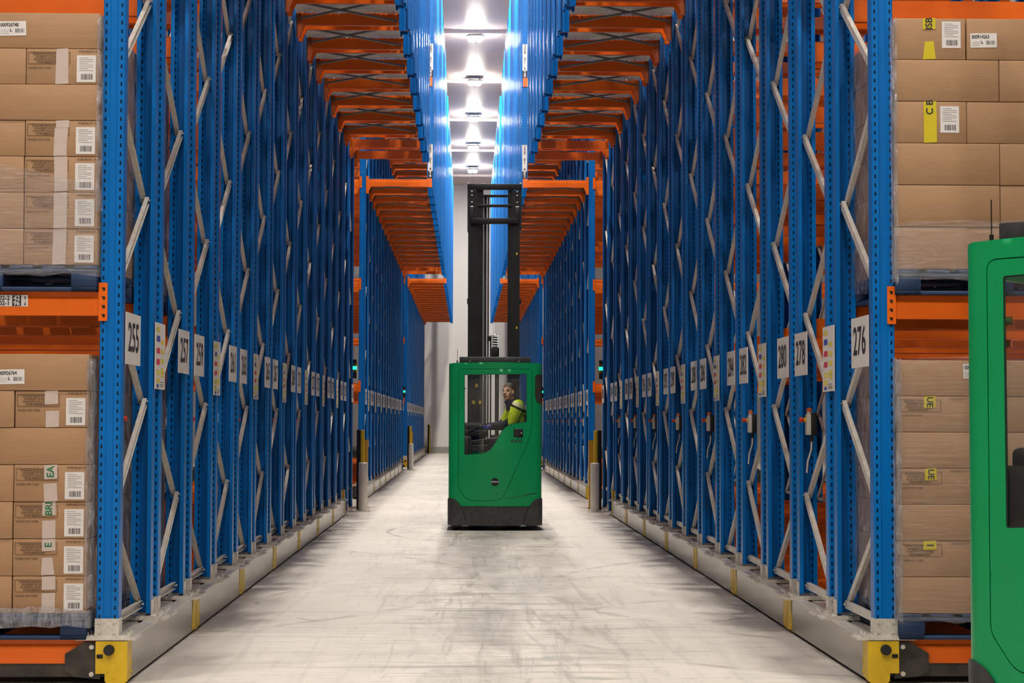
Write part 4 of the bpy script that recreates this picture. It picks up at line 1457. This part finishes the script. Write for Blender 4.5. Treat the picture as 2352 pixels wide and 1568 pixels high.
    for sx in (-1, 1):
        lg = MB().rbox(sx * 0.52 - 0.075, sx * 0.52 + 0.075, 1.28, 2.12, 0.10 + 0.06, 0.33, 0.012)
        obj('outrigger', lg.mesh('outrigger', 'chassis'), t)
    # roof ledge, antenna
    p0, p1 = cz(192, 133), cz(766, 90)
    rl = MB().rbox(p0[0], p1[0], 0.14, 0.62, z_top - 0.02, p1[1], 0.006)
    for x in (cz(278, 0)[0], cz(670, 0)[0]):
        rl.cyl((x, 0.137, 2.29), (x, 0.142, 2.29), 0.008, 8, mi=1)
    obj('roof_ledge', rl.mesh('roof_ledge', 'bumper', 'chrome'), t)
    ax = cz(175, 0)[0]
    obj('antenna', MB().cyl((ax, 0.13, z_top - 0.02), (ax, 0.13, z_top + 0.035), 0.010, 8).cyl((ax, 0.13, z_top + 0.03), (ax, 0.13, z_top + 0.19), 0.003, 6).mesh('antenna', 'black'), t)
    # front of the cab: glass and corner posts
    fr = MB()
    for x in (-0.60, 0.57):
        fr.box(x, x + 0.03, 1.20, 1.30, 1.05, z_top - 0.03)
    obj('front_frame', fr.mesh('front_frame', 'black'), t)
    obj('front_window', MB().box(-0.57, 0.57, 1.262, 1.266, 1.05, z_top - 0.06).mesh('front_window', 'glass'), t)
    obj('roof_window', MB().box(-0.44, 0.44, 0.36, 1.14, z_top - 0.045, z_top - 0.040).mesh('roof_window', 'glass'), t)
    # added fill lamp, hidden above the rear window, to brighten driver and cab
    dl = obj('cab_fill_lamp', MB().rbox(-0.12, 0.12, 0.16, 0.22, z_top - 0.066, z_top - 0.050, 0.005).mesh('cab_fill_lamp', 'cab_fill_lens'), t, label='added fill lamp inside the cab')
    ld = bpy.data.lights.new('cab_fill_light', 'AREA')
    ld.shape = 'RECTANGLE'; ld.size = 0.22; ld.size_y = 0.05; ld.energy = 3.0; ld.color = LAMP_COL
    lo = bpy.data.objects.new('cab_fill_light', ld)
    COL.objects.link(lo)
    lo.parent = dl
    lo.location = (0, 0.19, z_top - 0.068)
    lo.rotation_euler = (math.radians(25), 0, 0)
    # cab inside
    cf = MB().box(-0.60, 0.60, 0.12, 1.24, 0.33, 0.52)
    obj('cab_floor', cf.mesh('cab_floor', 'rubber'), t)
    st = MB().rbox(0.22, 0.58, 0.34, 0.88, 0.98, 1.12, 0.04, 3).rbox(0.50, 0.60, 0.36, 0.86, 1.08, 1.72, 0.035, 3).rbox(0.26, 0.54, 0.40, 0.82, 0.50, 1.0, 0.03, 2)
    obj('seat', st.mesh('seat', 'seat'), t)
    ar = MB().rbox(-0.06, 0.44, 0.24, 0.33, 1.24, 1.29, 0.015, 2).rbox(0.36, 0.42, 0.25, 0.32, 1.08, 1.26, 0.012, 2)
    obj('armrest', ar.mesh('armrest', 'seat'), t)
    da = MB().rbox(-0.60, -0.32, 0.14, 1.15, 0.52, 1.28, 0.05, 3).rbox(-0.52, -0.10, 0.30, 0.72, 1.26, 1.36, 0.03, 2).rbox(-0.50, -0.14, 0.72, 1.15, 1.20, 1.46, 0.08, 3)
    da.ball((-0.46, 0.25, 1.10), (0.09, 0.07, 0.10))
    obj('dashboard', da.mesh('dashboard', 'rubber'), t)
    rail = MB().tube([(-0.46, 0.20, 1.19), (-0.2, 0.18, 1.22), (0.05, 0.18, 1.255), (0.28, 0.2, 1.28)], 0.009, 8).tube([(-0.46, 0.20, 1.13), (-0.3, 0.19, 1.14), (-0.1, 0.19, 1.15)], 0.008, 8)
    obj('grab_rail', rail.mesh('grab_rail', 'dark_steel'), t)
    wh = MB()
    cw, rw = Vector((-0.26, 0.34, 1.37)), 0.10
    ring = [(cw.x + rw * math.cos(a), cw.y + rw * math.sin(a), cw.z + 0.05 * math.cos(a)) for a in [2 * math.pi * k / 24 for k in range(25)]]
    wh.tube(ring, 0.012, 8).tube([ring[0], tuple(cw), ring[12]], 0.010, 6).cyl(tuple(cw), (cw.x - 0.04, cw.y, cw.z - 0.09), 0.02, 10)
    obj('steering_wheel', wh.mesh('steering_wheel', 'black'), t)
    mir = MB().tube([(-0.585, 0.16, 1.56), (-0.56, 0.16, 1.50), (-0.55, 0.16, 1.42), (-0.56, 0.16, 1.36)], 0.016, 8).rbox(-0.60, -0.565, 0.13, 0.17, 1.80, 2.06, 0.012)
    obj('grab_handle', mir.mesh('grab_handle', 'black'), t)
    # mast
    MY = 1.55
    k = 1 / 556.4
    mx = lambda c: (c - 371.5) * k
    mz = lambda c: 1.47 + (971 - (400 + c / 3.486)) / 160.0
    zt = mz(88)
    for sgn in (-1, 1):
        w0, w1 = 0.364, 0.245
        col = MB()
        a, b = sorted((sgn * w0, sgn * (w0 - 0.12)))
        col.strip([(sgn * (w0 - 0.02), MY - 0.10), (sgn * w0, MY - 0.10), (sgn * w0, MY + 0.10), (sgn * (w0 - 0.05), MY + 0.10)], 0.014, 'z', 0.12, mz(140))
        col.box(a, b, MY - 0.105, MY - 0.09, 0.12, mz(140))
        obj('mast_column', col.mesh('mast_column', 'black'), t)
        inn = MB()
        a, b = sorted((sgn * (w0 - 0.09), sgn * (0.160 if sgn < 0 else 0.195)))
        inn.box(a, b, MY - 0.07, MY - 0.055, 0.3, mz(135)).box(a, b, MY + 0.06, MY + 0.08, 0.3, mz(135))
        a2, b2 = sorted((sgn * (w0 - 0.09), sgn * (w0 - 0.105)))
        inn.box(a2, b2, MY - 0.07, MY + 0.08, 0.3, mz(135))
        for i in range(46):
            z = 2.0 + i * 0.06
            inn.cyl((sgn * (w0 - 0.165), MY - 0.075, z), (sgn * (w0 - 0.165), MY - 0.068, z), 0.012, 6)
        obj('inner_mast_column', inn.mesh('inner_mast_column', 'black'), t)
        pl = MB()
        a, b = sorted((sgn * 0.389, sgn * 0.366))
        pl.box(a, b, MY - 0.12, MY + 0.12, mz(465), zt)
        pl.box(*sorted((sgn * 0.389, sgn * 0.36)), MY - 0.03, MY + 0.03, mz(1050), mz(1005))
        obj('side_plate', pl.mesh('side_plate', 'black'), t)
        br = MB().rbox(*sorted((sgn * 0.352, sgn * 0.30)), MY - 0.15, MY - 0.105, mz(410), mz(275), 0.004)
        br.rbox(*sorted((sgn * 0.352, sgn * 0.30)), MY - 0.15, MY - 0.105, mz(278), mz(269), 0.003, 1, 1)
        for zz in (150, 180, 235):
            br.cyl((sgn * 0.325, MY - 0.10, mz(zz)), (sgn * 0.325, MY - 0.13, mz(zz)), 0.011, 10, mi=1)
        obj('roller_bracket', br.mesh('roller_bracket', 'black', 'galv'), t)
        if sgn > 0:
            for zz in (648, 1240):
                obj('warning_sticker', MB().box(0.312, 0.332, MY - 0.110, MY - 0.1055, mz(zz + 10), mz(zz - 10)).mesh('warning_sticker', 'yellow'), t, label='yellow warning sticker')
        else:
            for zz, xx in ((1.96, -0.27), (1.72, -0.22), (1.72, -0.31)):
                obj('warning_sticker', MB().box(xx, xx + 0.04, MY - 0.110, MY - 0.1055, zz, zz + 0.05).mesh('warning_sticker', 'yellow'), t, label='yellow warning sticker')
    for (z0, z1, xw, dy) in ((135, 88, 0.389, -0.10), (190, 170, 0.24, -0.03), (272, 250, 0.30, -0.06), (412, 365, 0.328, -0.13)):
        cb = MB().rbox(-xw, xw, MY + dy - 0.03, MY + dy + 0.03, mz(z0), mz(z1), 0.005)
        obj('mast_crossbar', cb.mesh('mast_crossbar', 'black'), t)
    cb = MB()
    for sgn in (-1, 1):
        cb.box(sgn * 0.375 - 0.018, sgn * 0.375 + 0.018, MY - 0.12, MY - 0.06, zt, zt + 0.022)
    cb.box(-0.185, -0.145, MY - 0.1, MY - 0.06, zt, zt + 0.015)
    obj('top_pads', cb.mesh('top_pads', 'box_grey'), t, label='pale pads on the mast head')
    for (cx, r, mat) in ((290, 0.010, 'chrome'), (303, 0.014, 'rubber'), (320, 0.009, 'chrome'), (326, 0.008, 'rubber')):
        obj('mast_hose', MB().tube([(mx(cx), MY + 0.02, 0.4), (mx(cx), MY + 0.02, mz(180))], r, 8).mesh('mast_hose', mat), t)
    obj('mast_chain', MB().tube([(mx(345), MY - 0.02, 0.4), (mx(345), MY - 0.02, mz(1300))], 0.012, 6).tube([(mx(395), MY - 0.03, 0.4), (mx(395), MY - 0.03, mz(1400))], 0.03, 10).mesh('mast_chain', 'black'), t)
    rs = MB()
    for i in range(5):
        z = mz(1390 - 20 * i)
        rs.cyl((mx(358), MY - 0.04, z), (mx(400), MY - 0.04, z), 0.018, 12, mi=0)
        for c in (364, 376, 388, 397):
            rs.cyl((mx(c), MY - 0.06, z), (mx(c) + 0.008, MY - 0.06, z), 0.012, 8, mi=1)
    rs.ball((mx(379), MY - 0.04, mz(1304)), (0.036, 0.03, 0.02), 1)
    rs.rbox(mx(318), mx(352), MY - 0.06, MY, mz(1345), mz(1305), 0.008)
    rs.rbox(mx(352), mx(405), MY - 0.07, MY + 0.02, mz(1480), mz(1400), 0.006)
    obj('hose_reel', rs.mesh('hose_reel', 'black', 'chrome'), t)
    # carriage and forks
    cg = MB().rbox(-0.36, 0.36, MY + 0.12, MY + 0.18, 0.12, 0.24, 0.006).rbox(-0.36, 0.36, MY + 0.12, MY + 0.18, 0.48, 0.58, 0.006)
    for x in (-0.3, 0.22):
        cg.box(x, x + 0.08, MY + 0.10, MY + 0.14, 0.12, 0.58)
    obj('fork_carriage', cg.mesh('fork_carriage', 'chassis'), t)
    for x in (-0.25, 0.13):
        f = MB().prism([(MY + 0.18, 0.62), (MY + 0.22, 0.62), (MY + 0.23, 0.10), (MY + 1.3, 0.075), (MY + 1.32, 0.06), (MY + 0.18, 0.05)], 'x', x, x + 0.12)
        obj('fork', f.mesh('fork', 'chassis'), t)
    return t
TR1 = truck('reach_truck', 'green reach truck with driver, mast raised, in the middle of the aisle', (0.379, 24.6, 0), 0.0)
TR2 = copy_tree(TR1)
_a = math.radians(41)
TR2.location = (2.232 + 0.63 * math.cos(_a) - 0.15 * math.sin(_a), 8.02 - 0.63 * math.sin(_a) - 0.15 * math.cos(_a), 0)
TR2.rotation_euler = (0, 0, -_a)
TR2['label'] = 'green reach truck cut off by the right edge, close in front of the cartons'

# ------------------------------------------------------------------ driver
def cone_capsule(bm_mb, p0, p1, r0, r1, n=14):
    p0, p1 = Vector(p0), Vector(p1)
    bm_mb.cyl(p0, p1, r0, n, r1)
    bm_mb.ball(p0, r0, 0, n, 8)
    bm_mb.ball(p1, r1, 0, n, 8)
def remeshed(mb, name, voxel, smooth, *mats):
    me = mb.mesh(name + '_src', *mats[:1])
    o = bpy.data.objects.new('tmp', me)
    COL.objects.link(o)
    rm = o.modifiers.new('r', 'REMESH'); rm.mode = 'VOXEL'; rm.voxel_size = voxel; rm.use_smooth_shade = True
    sm = o.modifiers.new('s', 'SMOOTH'); sm.factor = 0.5; sm.iterations = smooth
    dg = bpy.context.evaluated_depsgraph_get()
    out = bpy.data.meshes.new_from_object(o.evaluated_get(dg))
    out.name = name
    bpy.data.objects.remove(o)
    bpy.data.meshes.remove(me)
    out.materials.clear()
    for m in mats:
        out.materials.append(M[m])
    for p in out.polygons:
        p.use_smooth = True
    return out
def driver():
    per = None
    # joints in the truck's own frame (x right, y forward, z up); he sits facing -x and looks over his left shoulder
    hip = Vector((0.40, 0.60, 1.17)); chest = Vector((0.325, 0.58, 1.52)); neck = Vector((0.25, 0.56, 1.735)); head = Vector((0.185, 0.545, 1.885))
    shL, elL, wrL = Vector((0.315, 0.37, 1.685)), Vector((0.215, 0.31, 1.435)), Vector((-0.03, 0.38, 1.405))
    shR, elR, wrR = Vector((0.27, 0.77, 1.685)), Vector((0.13, 0.84, 1.42)), Vector((-0.12, 0.74, 1.40))
    kL, aL_ = Vector((-0.06, 0.50, 1.16)), Vector((-0.05, 0.50, 0.66))
    kR, aR_ = Vector((-0.06, 0.72, 1.16)), Vector((-0.12, 0.72, 0.66))
    yaw = math.radians(-30)                     # face direction: from -y turned towards -x
    R = Matrix.Rotation(yaw, 3, 'Z')
    H = lambda x, y, z: head + R @ Vector((x, y, z))
    b = MB()
    # head, in its own frame facing -y
    b.ball(H(0, 0.018, 0.030), (0.072, 0.090, 0.084), 0, 24, 16, R)
    b.ball(H(0, -0.015, -0.035), (0.064, 0.078, 0.080), 0, 20, 14, R)
    b.ball(H(0, -0.050, -0.095), (0.036, 0.030, 0.026), 0, 14, 10, R)
    cone_capsule(b, H(0, -0.088, 0.012), H(0, -0.108, -0.024), 0.010, 0.016)
    b.ball(H(0, -0.078, 0.028), (0.058, 0.016, 0.012), 0, 14, 8, R)
    for sx in (-1, 1):
        b.ball(H(sx * 0.078, 0.012, -0.008), (0.012, 0.022, 0.036), 0, 12, 10, R)
        b.ball(H(sx * 0.042, -0.062, -0.025), (0.022, 0.018, 0.020), 0, 12, 8, R)
    b.ball(H(0, -0.084, -0.062), (0.026, 0.012, 0.010), 0, 12, 8, R)
    cone_capsule(b, head + R @ Vector((0, 0.02, -0.06)), neck - Vector((0, 0, 0.04)), 0.056, 0.060)
    # torso, arms and legs as one continuous figure
    cone_capsule(b, neck - Vector((0, 0, 0.05)), chest, 0.075, 0.135)
    cone_capsule(b, chest, hip, 0.135, 0.145)
    for sh, el, wr in ((shL, elL, wrL), (shR, elR, wrR)):
        cone_capsule(b, chest + (sh - chest) * 0.4, sh, 0.09, 0.062)
        cone_capsule(b, sh, el, 0.058, 0.046)
        cone_capsule(b, el, wr, 0.044, 0.030)
        d = (wr - el).normalized()
        cone_capsule(b, wr, wr + d * 0.07, 0.030, 0.034)
    for k, a, yo in ((kL, aL_, -0.09), (kR, aR_, 0.09)):
        cone_capsule(b, hip + Vector((0, yo, 0)), k, 0.095, 0.066)
        cone_capsule(b, k, a, 0.062, 0.042)
        cone_capsule(b, a, a + Vector((-0.16, 0, -0.075)), 0.042, 0.034)
    off = Vector(TR1.location)
    body = remeshed(b, 'person', 0.0095, 4, 'skin', 'navy')
    for p in body.polygons:
        p.material_index = 1 if p.center.z < 1.30 and p.center.x < 0.6 else 0
    per = obj('person', body, None, off)
    tag(per, 'person in yellow hi-vis jacket and blue gloves seated in green truck cab, looking out', 'person')
    # jacket
    j = MB()
    cone_capsule(j, neck + Vector((0.012, 0, -0.075)), chest, 0.10, 0.165)
    cone_capsule(j, chest, hip + Vector((0, 0, 0.03)), 0.165, 0.172)
    for sh, el, wr in ((shL, elL, wrL), (shR, elR, wrR)):
        cone_capsule(j, chest + (sh - chest) * 0.4, sh, 0.11, 0.092)
        cone_capsule(j, sh, el, 0.090, 0.080)
        cone_capsule(j, el, el.lerp(wr, 0.92), 0.074, 0.050)
    jm = remeshed(j, 'jacket', 0.012, 5, 'hivis', 'navy', 'reflective', 'black')
    for p in jm.polygons:
        c = p.center
        mi = 0
        # dark lower sleeves, cuffs and waist
        dl = (c - elL).length
        for el, wr in ((elL, wrL), (elR, wrR)):
            d = (wr - el).normalized()
            t = (c - el).dot(d)
            if t > 0.02 and (c - (el + d * t)).length < 0.09:
                mi = 1
        if c.z < 1.40 and c.x > 0.20:
            mi = 1
        if c.x > 0.40 and c.z < 1.56:
            mi = 1
        # dark hoop round the upper arm/shoulder with a pale band above it
        h = (c.z - 1.60) + (c.x - 0.33) * 0.45
        if mi == 0 and c.y < 0.62:
            if 0.030 < h < 0.062: mi = 3
            elif 0.062 <= h < 0.125: mi = 2
        p.material_index = mi
    obj('jacket', jm, per, label='yellow hi-vis jacket with dark bands')
    # collar
    cl = MB()
    n = 18
    ring = []
    for lev, (rr, zz) in enumerate(((0.094, -0.085), (0.094, -0.01), (0.098, 0.050))):
        for i in range(n + 1):
            a = math.pi * 2 * i / n
            tip = 1.0 + (0.25 if lev == 2 and abs(a - math.pi) < 0.7 else 0)
            c = neck + Vector((math.cos(a) * rr * tip, math.sin(a) * rr * 0.95, zz - 0.035 * (math.cos(a) < 0) * abs(math.cos(a))))
            ring.append(c)
    fs = [(l * (n + 1) + i, l * (n + 1) + i + 1, (l + 1) * (n + 1) + i + 1, (l + 1) * (n + 1) + i) for l in range(2) for i in range(n)]
    cl.add(ring, fs, 0, True)
    cl2 = MB().add([v + (v - neck).normalized() * -0.008 for v in ring], [tuple(reversed(f)) for f in fs], 0, True)
    cl.merge(cl2)
    obj('collar', cl.mesh('collar', 'navy'), per)
    tr = MB()
    for k, a, yo in ((kL, aL_, -0.09), (kR, aR_, 0.09)):
        cone_capsule(tr, hip + Vector((0, yo, -0.01)), k, 0.112, 0.084)
        cone_capsule(tr, k, a + Vector((0, 0, 0.03)), 0.080, 0.064)
    cone_capsule(tr, hip + Vector((0, -0.08, 0)), hip + Vector((0, 0.08, 0)), 0.15, 0.15)
    obj('trousers', remeshed(tr, 'trousers', 0.014, 4, 'navy'), per)
    for k, a in ((kL, aL_), (kR, aR_)):
        bt = MB()
        cone_capsule(bt, a, a + Vector((-0.17, 0, -0.075)), 0.056, 0.045)
        cone_capsule(bt, a + Vector((0, 0, 0.06)), a + Vector((0.02, 0, -0.07)), 0.054, 0.05)
        obj('boot', remeshed(bt, 'boot', 0.012, 3, 'black'), per)
    # gloved hands: palm, four unequal curled fingers, a thumb leaving the side of the palm
    for wr, el, tgt in ((wrL, elL, 1), (wrR, elR, -1)):
        d = (wr - el).normalized()
        up = Vector((0, 0, 1)); sd = d.cross(up).normalized(); up = sd.cross(d)
        g = MB()
        pc = wr + d * 0.055
        g.ball(pc, (0.048, 0.042, 0.024), 0, 14, 10)
        cone_capsule(g, wr - d * 0.02, pc, 0.034, 0.030)
        for q, (o, L) in enumerate(((-0.030, 0.058), (-0.010, 0.068), (0.010, 0.064), (0.029, 0.050))):
            b0 = pc + d * 0.030 + sd * o
            b1 = b0 + d * L * 0.55 - up * L * 0.18
            b2 = b1 + d * L * 0.25 - up * L * 0.50
            cone_capsule(g, b0, b1, 0.0105, 0.0098, 8)
            cone_capsule(g, b1, b2, 0.0098, 0.0085, 8)
        tb = pc - d * 0.02 - sd * 0.036 * tgt
        t1 = tb + d * 0.028 - sd * 0.026 * tgt - up * 0.014
        t2 = t1 + d * 0.030 - up * 0.018
        cone_capsule(g, tb, t1, 0.014, 0.012, 8)
        cone_capsule(g, t1, t2, 0.012, 0.0095, 8)
        obj('glove', remeshed(g, 'glove', 0.0055, 2, 'glove'), per, label='blue work glove')
    # hair, brows, eyes, mouth
    hr = MB()
    hr.ball(H(0, 0.022, 0.034), (0.0765, 0.0945, 0.090), 0, 24, 16, R)
    hm = remeshed(hr, 'hair', 0.008, 1, 'hair')
    bm = bmesh.new(); bm.from_mesh(hm)
    Ri = R.inverted()
    kill = []
    for f in bm.faces:
        q = Ri @ (f.calc_center_median() - head)
        if q.z < (0.064 - 0.25 * abs(q.x) if q.y < -0.035 else (0.045 if q.y < -0.012 else (0.012 if q.y < 0.028 else -0.045))):
            kill.append(f)
    bmesh.ops.delete(bm, geom=kill, context='FACES')
    bm.to_mesh(hm); bm.free()
    obj('hair', hm, per, label='short greying brown hair')
    e = MB()
    for sx in (-1, 1):
        e.ball(H(sx * 0.031, -0.079, 0.008), (0.012, 0.007, 0.005), 0, 10, 8, R)
    obj('eyes', e.mesh('eyes', 'eye'), per)
    br = MB()
    for sx in (-1, 1):
        br.tube([H(sx * 0.016, -0.092, 0.028), H(sx * 0.032, -0.089, 0.034), H(sx * 0.050, -0.076, 0.029)], 0.0042, 6)
    obj('eyebrows', br.mesh('eyebrows', 'hair'), per)
    mo = MB().tube([H(-0.024, -0.086, -0.063), H(0, -0.0965, -0.061), H(0.024, -0.086, -0.063)], [0.003, 0.005, 0.003], 6)
    obj('mouth', mo.mesh('mouth', 'lip'), per)
    ep = MB().ball(H(0.085, 0.0, 0.03), (0.006, 0.012, 0.02), 0, 8, 6, R)
    return per
driver()
